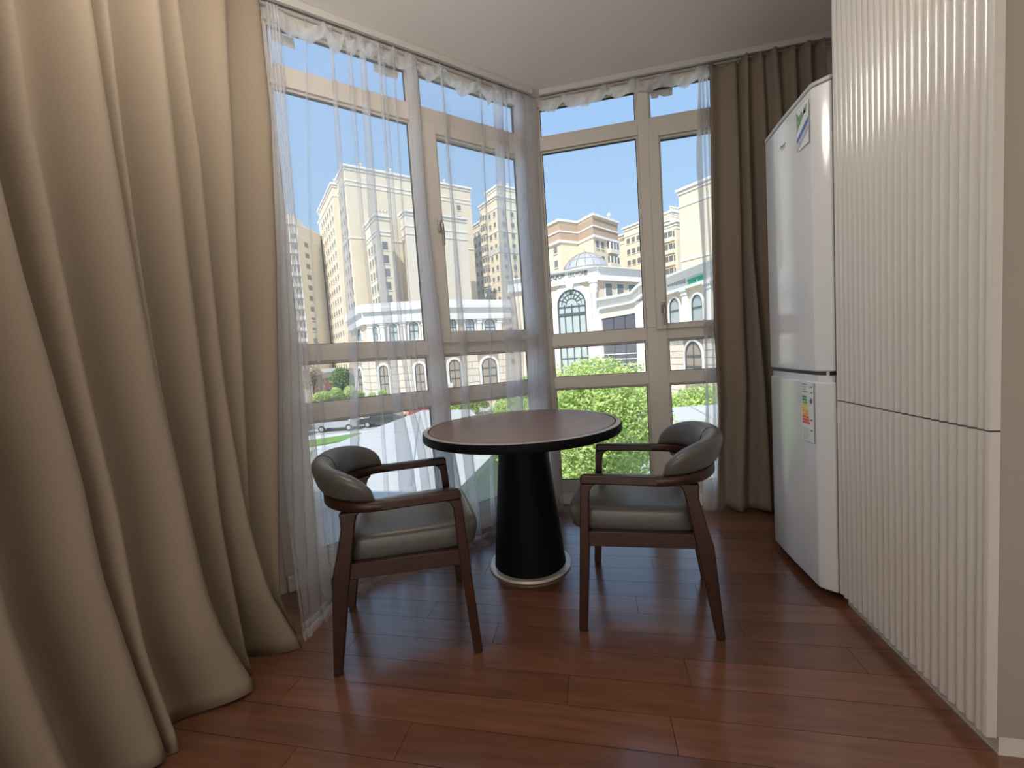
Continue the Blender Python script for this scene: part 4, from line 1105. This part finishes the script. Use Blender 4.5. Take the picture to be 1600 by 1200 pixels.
for fc, lst in ((cA_, [(562, 513, 533, 7), (563, 575, 614, 7)]), (cB_, [(583, 510, 534, 14), (614, 506, 533, 13), (646, 503, 532, 15), (599, 571, 614, 14), (655, 568, 612, 15)]),
                (cC_, [(706, 499, 524, 12), (733, 498, 524, 14), (764, 498, 524, 17), (709, 562, 606, 18), (763, 559, 604, 24)])):
    for (px_, yt, yb_, wpx) in lst:
        u, zt_ = fc.at(px_, yt); _, z0_ = fc.at(px_, yb_); w_ = abs(fc.at(px_+wpx/2, yt)[0]-fc.at(px_-wpx/2, yt)[0])
        low = yb_ > 560
        if low: z0_ = min(z0_, GZ+1.0)
        arched(arcade, fc.F, u, z0_, zt_, w_, surround=.22 if not low else .3, hbars=(.5,) if not low else (.3, .55, .75), name='arched_window')
        if low: av[id(fc)].append((u-w_/2-.32, u+w_/2+.32, zt_+.2))
for fc, pxs in ((cB_, (580, 599, 631, 664)), (cC_, (694, 749, 780))):
    for px_ in pxs: pilaster(arcade, fc.F, fc.at(px_, 520)[0], zmid1, zc0, .55)
ztb = zmid0+.55
for fc, a, b in ((cA_, 0, lenA), (cB_, uL, uR), (cC_, 0, lenC)):
    blocks(arcade, fc.F, a, b, GZ+.6, ztb, 1.7, .85, av[id(fc)])
# small outdoor unit on its wall
u_, z_ = cC_.at(699, 603)
o = obj('ac_unit', G(cC_.F).box(u_-.55, u_+.55, .12, .5, z_-.6, z_+.35), 'car_white', arcade, world=True, smooth=0)

# domed hotel-like building
hd = 50
hA = Fac(937, hd, 165.6)      # face with the big arch, runs left
hB = Fac(937, hd, 43.5); hB.P = hA.P.copy(); hB.n = Vector((hB.d.y, -hB.d.x, 0))
uA, _ = hA.at(800, 480); uB, _ = hB.at(1012, 450)
if hA.n.y > 0: hA.n = -hA.n
zt_ = hA.at(937, 416)[1]; zb_ = hA.at(937, 438)[1]
hotel = thing('domed_building', 'white domed building with a giant arched window, seen through the right-hand window', 'building', (hA.P.x, hA.P.y, GZ))
E1 = hA.F(Vector((uA, 0, 0))); E2 = hB.F(Vector((uB, 0, 0)))
obj('wall', G().prism([(E1.x, E1.y), (hA.P.x, hA.P.y), (E2.x, E2.y), (E2.x-8, E2.y+9), (E1.x+1, E1.y+12)], GZ, zt_-.1, 'xy'), 'peach', hotel, world=True, smooth=0)
cornice(hotel, hA.F, -.35, uA+.3, zt_, zt_-zb_, prof=((0, .07, .75), (.07, .17, .5), (.17, .80, .3), (.80, 1.0, .5)))
cornice(hotel, hB.F, -.1, uB+.3, zt_, zt_-zb_, prof=((0, .07, .75), (.07, .17, .5), (.17, .80, .3), (.80, 1.0, .5)))
signtext(hotel, hA, 861, 437.2, 883, .78, 'JQOF', 'grey_letter', .36)
signtext(hotel, hA, 888, 433.6, 918, .78, "LKOYOA\u25a0", 'grey_letter', .32)
# dome
u_, _ = hA.at(892, 440); dc = hA.F(Vector((u_, -7.0, 0))); rd = abs(hA.at(928, 440, -7)[0]-hA.at(856, 440, -7)[0])/2
dz0 = zt_-.2; d_ = ray(886, 399); d_ = d_/math.hypot(d_.x, d_.y); dzt = CAM.z+d_.z*math.hypot(dc.x, dc.y); dh = dzt-dz0
prof = [(rd*math.cos(a*PI/2/8), dh*math.sin(a*PI/2/8)) for a in range(9)]
NR = 16
for k in range(NR):
    a0, a1 = 2*PI*k/NR, 2*PI*(k+1)/NR
    g = G(); rws = []
    for (r_, z_) in prof: rws.append([Vector((dc.x+r_*math.cos(lerp(a0, a1, t/2)), dc.y+r_*math.sin(lerp(a0, a1, t/2)), dz0+z_)) for t in range(3)])
    g.grid(rws); o = obj('dome_panel', g, 'dome', hotel, world=True, smooth=60)
for k in range(NR):
    a0 = 2*PI*k/NR
    obj('dome_rib', G().tube([(dc.x+(r_+.03)*math.cos(a0), dc.y+(r_+.03)*math.sin(a0), dz0+z_+.03) for r_, z_ in prof], .07, 5), 'joint_st', hotel, world=True)
for i in (2, 4, 6):
    r_, z_ = prof[i]; obj('dome_ring', G().tube([(dc.x+(r_+.03)*math.cos(2*PI*k/32), dc.y+(r_+.03)*math.sin(2*PI*k/32), dz0+z_) for k in range(32)], .05, 5, closed=True), 'joint_st', hotel, world=True)
obj('finial', G().lathe([(.12, -.1), (.3, .1), (.1, .3), (0, .6)], 8, (dc.x, dc.y, dzt)), 'joint_st', hotel, world=True)
# giant arch
u_, za_ = hA.at(892, 452); wa_ = abs(hA.at(870.5, 500)[0]-hA.at(915, 500)[0])
zs_ = za_-wa_/2; r_ = wa_/2
big = arched(hotel, hA.F, u_, GZ+1.0, za_, wa_, surround=.75, hbars=(), vbars=3, name='giant_arched_window')
g = G(hA.F)
zz = hA.at(892, 479)[1]; g.box(u_-r_, u_+r_, .03, .12, zz-.1, zz+.05); zz2 = hA.at(892, 491)[1]; g.box(u_-r_, u_+r_, .03, .14, zz2-.18, zz2+.14)
for zq in (hA.at(892, 530)[1], hA.at(892, 560)[1]): g.box(u_-r_, u_+r_, .03, .12, zq-.06, zq+.06)
for k in range(1, 8):
    a = PI*k/8; g.tube([(u_+r_*.38*math.cos(a), .07, zs_+r_*.38*math.sin(a)), (u_+r_*.97*math.cos(a), .07, zs_+r_*.97*math.sin(a))], .05, 5)
for q in (.38, .68): g.tube([(u_+r_*q*math.cos(PI*k/16), .07, zs_+r_*q*math.sin(PI*k/16)) for k in range(17)], .05, 5)
obj('fan_bars', g, 'mull', big, world=True, smooth=0)
g = G(hA.F); g.prism([(u_-.30, za_-.1), (u_+.30, za_-.1), (u_+.5, zb_), (u_-.5, zb_)], .1, .5, 'xz'); g.box(u_-.14, u_+.14, .5, .6, za_, zb_)
obj('keystone', g, 'white', hotel, world=True, smooth=0)
# corner column
g = G(); cc = hA.F(Vector((.25, .30, 0)))
g.lathe([(.46, GZ), (.46, GZ+1), (.40, GZ+1.1), (.37, zb_-1.5), (.44, zb_-1.4), (.44, zb_-1.15), (.37, zb_-1.1), (.50, zb_-.5), (.40, zb_-.3), (.56, zb_-.22), (.56, zb_)], 16, (cc.x, cc.y, 0))
obj('column', g, 'white', hotel, world=True, smooth=50)
# second face: small windows, porch cornice, dark glazing
for (xa, xb, yt, yb_) in ((945.5, 955, 443, 461), (963.5, 973, 444, 459), (981.5, 993, 445, 458)):
    u0_, z1q = hB.at(xa, yt); u1_, _ = hB.at(xb, yt); _, z0q = hB.at((xa+xb)/2, yb_+1)
    w_ = obj('window', G(hB.F).box(u0_-.12, u1_+.12, -.1, .07, z0q-.12, z1q+.12), 'white', hotel, world=True, smooth=0)
    obj('pane', G(hB.F).box(u0_, u1_, .07, .1, z0q, z1q), 'owin', w_, world=True, smooth=0)
# porch: projecting block in front of face B with a cornice rising to the right
pf = Fac(938, 47.5, 135); pf = wall_between(gp(937, 48.8), gp(1012, 43.0))
prof_y = [(935, 466, 484), (955, 463, 480), (975, 459, 476.5), (990, 455.5, 473), (997, 448, 468), (1004, 442, 462), (1014, 440, 459)]
g = G(pf.F); tops = [pf.at(x, a, .3) for x, a, b in prof_y]; bots = [pf.at(x, b, .3) for x, a, b in prof_y]
for (o0, o1, s0, s1) in ((-1.5, .75, 0, .22), (-1.5, .45, .22, .45), (-1.5, .25, .45, .85), (-1.5, .45, .85, 1)):
    for i in range(len(tops)-1):
        (u0_, ta), (u1_, tb_) = tops[i], tops[i+1]; ba, bb = bots[i][1], bots[i+1][1]
        g.add([(u0_, o0, lerp(ta, ba, s1)), (u1_, o0, lerp(tb_, bb, s1)), (u1_, o0, lerp(tb_, bb, s0)), (u0_, o0, lerp(ta, ba, s0)),
               (u0_, o1, lerp(ta, ba, s1)), (u1_, o1, lerp(tb_, bb, s1)), (u1_, o1, lerp(tb_, bb, s0)), (u0_, o1, lerp(ta, ba, s0))],
              [(0, 1, 2, 3), (7, 6, 5, 4), (0, 4, 5, 1), (2, 6, 7, 3), (0, 3, 7, 4), (1, 5, 6, 2)])
obj('porch_cornice', g, 'white', hotel, world=True, smooth=0)
u0_, zq = pf.at(941, 492); u1_, zq2 = pf.at(995, 482)
glz = obj('porch_glazing', G(pf.F).add([(u0_, -.2, GZ), (u1_, -.2, GZ), (u1_, -.2, zq2), (u0_, -.2, zq), (u0_, 0, GZ), (u1_, 0, GZ), (u1_, 0, zq2), (u0_, 0, zq)], [(0, 1, 2, 3), (7, 6, 5, 4), (0, 4, 5, 1), (1, 5, 6, 2), (2, 6, 7, 3), (3, 7, 4, 0)]), 'odark', hotel, world=True, smooth=0)
for k in range(1, 3):
    uu = lerp(u0_, u1_, k/3); obj('glazing_bar', G(pf.F).box(uu-.06, uu+.06, 0, .08, GZ, lerp(zq, zq2, k/3)), 'mull', glz, world=True, smooth=0)
for yy in (553, 561, 569):
    zz = pf.at(968, yy)[1]; obj('glazing_bar', G(pf.F).box(u0_, u1_, 0, .08, zz-.05, zz+.05), 'white', glz, world=True, smooth=0)
for (xa, xb) in ((934, 941), (995.5, 1009)):
    ua_, _ = pf.at(xa, 520); ub_, _ = pf.at(xb, 520); zz = pf.at((xa+xb)/2, 480 if xa < 950 else 470)[1]
    obj('porch_pier', G(pf.F).box(ua_, ub_, -1.5, .15, GZ, zz), 'white', hotel, world=True, smooth=0)
g = G(pf.F); ua_, zq3 = pf.at(938, 486); ub_, zq4 = pf.at(1000, 474); g.add([(ua_, -1.4, zq3-.9), (ub_, -1.4, zq4-.9), (ub_, -1.4, zq4+.2), (ua_, -1.4, zq3+.2), (ua_, .1, zq3-.9), (ub_, .1, zq4-.9), (ub_, .1, zq4+.2), (ua_, .1, zq3+.2)],
     [(0, 1, 2, 3), (7, 6, 5, 4), (0, 4, 5, 1), (1, 5, 6, 2), (2, 6, 7, 3), (3, 7, 4, 0)]); obj('porch_fascia', g, 'cream_pale', hotel, world=True, smooth=0)

# right wing with two upper arches and green sign
eF = wall_between(gp(1128, 36.5), gp(1014, 47.5))
eF.P, eF.d = eF.P, eF.d
zt5 = eF.at(1080, 424)[1]; zb5 = eF.at(1080, 450)[1]
u9 = eF.at(1150, 470)[0]; u8 = eF.at(1021, 470)[0]
wing = thing('shopping_wing', 'pale wing with arched windows and a green sign, beside the right-hand curtain', 'building', (eF.P.x, eF.P.y, GZ))
q0, q1 = eF.F(Vector((u9, 0, 0))), eF.F(Vector((u8, 0, 0)))
obj('wall', G().prism([(q0.x, q0.y), (q1.x, q1.y), (q1.x+7, q1.y+6), (q0.x+7, q0.y+7)], GZ, zt5-.1, 'xy'), 'peach', wing, world=True, smooth=0)
cornice(wing, eF.F, u9, u8, zt5+.25, zt5-zb5+.25, prof=((0, .12, .8), (.12, .3, .55), (.3, .45, .35), (.45, .85, .2), (.85, 1.0, .4)))
signtext(wing, eF, 1073, 442.5, 1043, .6, 'AMUTNIAL', 'faint', .24) if False else None
def erect(nm, x0, x1, y0, y1, m, v=.22):
    ua_, za__ = eF.at(x0, y0, v); ub_, zb__ = eF.at(x1, y1, v); return obj(nm, G(eF.F).box(min(ua_, ub_), max(ua_, ub_), v-.02, v+.08, zb__, za__), m, wing, world=True, smooth=0)
gs = erect('green_sign', 1076, 1087, 438.0, 443.6, 'green_sign')
g = G(eF.F); ua_, zz1 = eF.at(1075, 437.4, .24); ub_, zz2 = eF.at(1099.5, 431.8, .24)
obj('sign_strip', G(eF.F).box(min(ua_, ub_), max(ua_, ub_), .20, .32, (zz1+zz2)/2-.10, (zz1+zz2)/2+.10), 'green_sign', wing, world=True, smooth=0)
erect('sign_panel', 1091, 1099.5, 435.6, 439.5, 'green_sign')
g = G(eF.F)
for k in range(9):
    px_ = 1044+k*3.2; ua_, zz1 = eF.at(px_, 444.2-.23*3.2*k, .24); g.box(ua_-.07, ua_+.07, .2, .28, zz1-.22, zz1+.22)
    g.box(ua_-.07, ua_+.16, .2, .28, zz1+(.16 if k % 2 else -.22), zz1+(.22 if k % 2 else -.16))
obj('sign_lettering', g, 'faint', wing, world=True, smooth=0)
avE = []
for (px_, yt, yb_, wpx, lo) in ((1054.5, 466, 505, 16, 0), (1090, 460, 500, 18, 0), (1084, 533, 580, 27, 1)):
    u, z1q = eF.at(px_, yt); _, z0q = eF.at(px_, yb_); w_ = abs(eF.at(px_+wpx/2, yt)[0]-eF.at(px_-wpx/2, yt)[0])
    if lo: z0q -= .8
    arched(wing, eF.F, u, z0q, z1q, w_, surround=.2, hbars=(.5,) if not lo else (.35, .62), vbars=0 if not lo else 1)
    if lo: avE.append((u-w_/2-.2, u+w_/2+.2, z1q+.1))
for px_ in (1073, 1111, 1036): pilaster(wing, eF.F, eF.at(px_, 480)[0], eF.at(px_, 513)[1], zb5, .62)
zz = eF.at(1080, 512)[1]; zz0 = eF.at(1080, 528)[1]
obj('string_course', G(eF.F).box(u9, u8, -.1, .3, zz0, zz), 'white', wing, world=True, smooth=0)
blocks(wing, eF.F, u9, u8, GZ+.5, zz0-.05, 1.5, .62, avE)

# low building with a dark red doorway, far left
gB = wall_between(gp(470, 70), gp(531, 72))
zt7 = gB.at(505, 578)[1]
gb = thing('low_building', 'low pale building with a dull red entrance, far left beyond the hedge', 'building', (gB.P.x, gB.P.y, GZ))
u0_, u1_ = 0, gB.at(531, 590)[0]
q0, q1 = gB.F(Vector((u0_-3, 0, 0))), gB.F(Vector((u1_, 0, 0)))
obj('wall', G().prism([(q0.x, q0.y), (q1.x, q1.y), (q1.x-2, q1.y+8), (q0.x-2, q0.y+8)], GZ, zt7, 'xy'), 'cream_pale', gb, world=True, smooth=0)
obj('cornice', G(gB.F).box(u0_-3, u1_+.3, -.3, .5, zt7-.4, zt7+.2), 'white', gb, world=True, smooth=0)
ua_, za__ = gB.at(487, 592); ub_, zb__ = gB.at(523, 590)
en = obj('entrance', G(gB.F).box(ua_, ub_, -.05, .1, GZ, zb__), 'redpaint', gb, world=True, smooth=0)
obj('entrance_recess', G(gB.F).box(ua_+.4, ub_-.4, .1, .15, GZ, lerp(GZ, zb__, .62)), 'odark', en, world=True, smooth=0)

# ------------------------------------------------------------------ planting
def leafcloud(blobs, n, size, seed):
    rnd = random.Random(seed); vs = []; fs = []
    tot = sum(b[3]*b[4]*b[5] for b in blobs)**1.0
    for (bx, by, bz, rx, ry, rz) in blobs:
        m_ = int(n*rx*ry*rz/tot)
        for _ in range(m_):
            # most leaves near the surface of the blob
            while True:
                x, y, z = rnd.uniform(-1, 1), rnd.uniform(-1, 1), rnd.uniform(-1, 1); q = x*x+y*y+z*z
                if .02 < q <= 1: break
            k = q**.5; k2 = (rnd.uniform(.45, 1.06)**.6)/k
            p = Vector((bx+x*k2*rx, by+y*k2*ry, bz+z*k2*rz))
            d = Vector((rnd.gauss(0, 1), rnd.gauss(0, 1), rnd.gauss(0, .6))).normalized(); e2 = d.cross(Vector((rnd.gauss(0, 1), rnd.gauss(0, 1), rnd.gauss(0, 1)))).normalized()
            s = size*rnd.uniform(.6, 1.3); i = len(vs)
            vs += [p-d*s, p+e2*s*.45, p+d*s, p-e2*s*.45]; fs.append((i, i+1, i+2, i+3))
    g = G(); g.v = vs; g.f = fs; return g
def tree(name, label, base, top, r, n, size, m, seed, group=None, nb=14, trunk=.16, low=.35, cat='tree'):
    rnd = random.Random(seed); x, y = base; root = thing(name, label, cat, (x, y, GZ), group=group)
    hh = top-GZ; blobs = []
    for k in range(nb):
        a = rnd.uniform(0, 2*PI); q = rnd.uniform(0, 1)**.6; zz = lerp(GZ+hh*low, top-r*.35, rnd.random())
        fall = 1-max(0, (zz-(top-r))/r)*.6 if zz > top-r else 1
        rr = r*rnd.uniform(.32, .5)
        blobs.append((x+math.cos(a)*q*r*.7*fall, y+math.sin(a)*q*r*.7*fall, zz, rr, rr, rr*.8))
    blobs.append((x, y, top-r*.45, r*.45, r*.45, r*.45))
    if trunk:
        tk = obj('trunk', G().tube([(x, y, GZ), (x+.05, y, GZ+hh*.3), (x-.05, y+.1, GZ+hh*.6), (x, y, top-r*.6)], [trunk, trunk*.8, trunk*.55, trunk*.2], 8), 'bark', root, world=True)
        for b in blobs[:7]: obj('branch', G().tube([(x, y, lerp(GZ+hh*.3, b[2], .35)), ((x+b[0])/2, (y+b[1])/2, lerp(GZ+hh*.3, b[2], .75)), b[:3]], [trunk*.4, trunk*.25, .02], 6), 'bark', tk, world=True)
    obj('foliage', leafcloud(blobs, n, size, seed+1), m, root, world=True, smooth=0, kind='stuff')
    return root
def topz(px, py, dist):
    d_ = ray(px, py); d_ = d_/math.hypot(d_.x, d_.y); return CAM.z+d_.z*dist
tree('leafy_tree', 'big bright green tree filling the lower half of the right-hand window', gp(930, 10.5), topz(925, 556, 10.5), 2.15, 44000, .06, 'leaf', 21, nb=60, low=.08)
tree('leafy_tree', 'bright green tree half hidden behind the round table edge and sheers', gp(790, 12.5), topz(790, 622, 12.5), 1.5, 16000, .075, 'leaf', 5, nb=22, low=.1)
tree('leafy_tree', 'green tree behind the white roof at far right of the window', gp(1090, 24), topz(1090, 598, 24), 3.2, 16000, .13, 'leaf', 8, nb=22, low=.2)
tree('leafy_tree', 'green tree beyond the big one, left of the right sash', gp(1000, 33), topz(1000, 590, 33), 3.2, 12000, .14, 'leaf', 12, nb=18, low=.2)
tree('leafy_tree', 'small green tree at the foot of the arched building, right of the window handle', gp(722, 44), topz(722, 612, 44), 2.2, 5000, .16, 'leaf', 14, nb=10, low=.2)
tree('leafy_tree', 'dark green round tree beside the low building with the red entrance', gp(531, 67), topz(534, 574, 67), 2.7, 5000, .2, 'leaf_dark', 16, nb=10, low=.15)
tree('blossoming_tree', 'thin pale blossoming tree at the far left edge of the slanted window', gp(486, 52), topz(486, 570, 52), 1.6, 2500, .14, 'blossom', 18, nb=8, low=.4, trunk=.1)
BUSH = [(500, 612, 48, 1.2, 'leftmost low green bush of the hedge, below the red entrance'), (521, 605, 47, 1.2, 'rounded green bush of the hedge between the red entrance and the dark tree'),
        (543, 603, 46, 1.2, 'tallest green bush of the hedge, under the dark round tree'), (560, 612, 46, .8, 'small green bush at the left corner of the arched shopping building'),
        (577, 614, 47, .9, 'low green bush left of the first full arch of the shopping building'), (594, 609, 47, 1.0, 'pointed green bush under the first full lower arch'),
        (643, 616, 47, .9, 'low green bush under the second lower arch, left of the window mullion'), (748, 606, 44, 1.0, 'green bush under the widest lower arch, right of the mullion'),
        (788, 600, 43, 1.3, 'green bush behind the table at the right end of the arched building'), (818, 588, 42, 1.4, 'tall green bush at the corner between the two windows')]
for i, (px_, py_, dd, r_, lb_) in enumerate(BUSH):
    tree('hedge_bush', lb_, gp(px_, dd), topz(px_, py_, dd), r_, 2600, .14, 'leaf', 30+i, nb=6, low=.05, trunk=.04, cat='bush', group='bushes along the pale shopping building')
# lawns and kerbs
def slab(name, pxs, m, z0, z1, label, cat):
    pts = [on_z(x, y, GZ+z1) for x, y in pxs]; o = obj(name, G().prism([(p.x, p.y) for p in pts], GZ+z0, GZ+z1, 'xy'), m, smooth=0)
    return tag(o, label, cat)
slab('lawn', [(470, 690), (560, 676), (600, 678), (560, 684), (470, 699)], 'grass', 0, .12, 'narrow strip of lawn between the pale kerbs, behind the left chair', 'lawn')
slab('lawn', [(470, 709), (545, 696), (560, 699), (470, 742)], 'grass', 0, .12, 'lawn patch below the parked cars, left of the white shed roof', 'lawn')
slab('kerb', [(468, 683), (600, 670), (604, 673), (468, 688)], 'kerb', 0, .10, 'pale kerb in front of the parked cars', 'kerb')
slab('kerb', [(468, 702), (560, 687), (575, 688), (468, 707)], 'kerb', 0, .09, 'pale path between the two lawn strips', 'path')

# cars
def car(label, px_, py_, length, m, ang, hgt=1.45):
    p = on_z(px_, py_, GZ); a = math.radians(ang); root = thing('car', label, 'car', (p.x, p.y, GZ), rz=a)
    L_ = length/2; w_ = .86
    body = [(-L_, .35), (-L_, .75), (-L_+.15, .92), (-L_*.55, .98), (-L_*.28, hgt-.08), (-L_*.1, hgt), (L_*.42, hgt), (L_*.80, 1.02), (L_-.05, .92), (L_, .7), (L_, .35)]
    obj('body', G().prism(body, -w_, w_, 'xz'), m, root, bevel=.06)
    win = [(-L_*.48, .98), (-L_*.27, hgt-.16), (-L_*.1, hgt-.09), (L_*.40, hgt-.09), (L_*.66, 1.0)]
    obj('side_windows', G().prism(win, -w_-.012, w_+.012, 'xz'), 'carglass', root, smooth=0)
    ws = G(); ws.add([(-L_*.56, -w_*.85, .99), (-L_*.56, w_*.85, .99), (-L_*.30, w_*.8, hgt-.12), (-L_*.30, -w_*.8, hgt-.12)], [(0, 1, 2, 3)])
    for x in (-L_*.62, L_*.62):
        for s in (-1, 1):
            pr = [(0, 0), (.30, 0), (.32, .03), (.32, .17), (.30, .2), (0, .2)]
            g = G(lambda q, x=x, s=s: Vector((x+q.x, s*(w_-.16+q.z) if s > 0 else -(w_-.16+q.z), .32+q.y))); g.lathe(pr, 18, caps=False)
            wh = obj('wheel', g, 'tyre', root)
            g = G(lambda q, x=x, s=s: Vector((x+q.x, s*(w_-.16+q.z), .32+q.y))); g.lathe([(0, .2), (.17, .2), (.19, .215), (0, .225)], 14, caps=False); obj('hubcap', g, 'car_silver', wh)
    for s in (-1, 1): obj('headlight', box(-L_-.01, -L_+.1, s*.5-.15, s*.5+.15, .62, .76), 'car_white', root)
    return root
car('black car parked below the slanted window, right of the silver car', 600, 665, 4.3, 'car_black', 12)
car('silver car parked below the slanted window, left of the black car', 530, 672, 4.2, 'car_silver', 12)
car('dark car parked at the far left behind the heavy curtain edge', 448, 682, 4.2, 'car_black', 12)
car('red car parked beyond the white shed roof, behind a sheer fold', 664, 650, 4.0, 'car_red', 40)

# white-roofed sheds just below
def shed(label, pts, zr, th, seams):
    c = (sum(p.x for p in pts)/len(pts), sum(p.y for p in pts)/len(pts)); root = thing('shed', label, 'shed', (c[0], c[1], GZ))
    k = .985; inn = [(c[0]+(p.x-c[0])*k, c[1]+(p.y-c[1])*k) for p in pts]
    obj('wall', G().prism(inn, GZ, zr-th, 'xy'), 'shedwall', root, world=True, smooth=0)
    obj('roof', G().prism([(p.x, p.y) for p in pts], zr-th, zr, 'xy'), 'roof', root, world=True, smooth=0)
    for (a, b) in seams:
        d = (b-a).normalized(); n = Vector((-d.y, d.x, 0))*.03
        obj('roof_seam', G().prism([(p.x, p.y) for p in (a+n, b+n, b-n, a-n)], zr, zr+.03, 'xy'), 'shedwall', root, world=True, smooth=0)
    return root
zr = -1.6
s1 = [on_z(488, 707, zr), on_z(470, 780, zr), on_z(700, 780, zr), on_z(790, 690, zr), on_z(735, 640, zr), on_z(660, 641, zr), on_z(612, 659, zr)]
shed('long white-roofed shed below the slanted window, in part shade', s1, zr, .18, [(on_z(575, 676, zr), on_z(720, 676, zr)), (on_z(545, 760, zr), on_z(560, 684, zr)), (on_z(640, 760, zr), on_z(655, 650, zr))])
s2 = [on_z(1132, 652, zr), on_z(985, 660, zr), on_z(985, 641, zr), on_z(1132, 631, zr)]
shed('white-roofed shed beyond the tree at the right of the window', s2, zr, .3, [(on_z(1080, 636, zr), on_z(1112, 653, zr))])
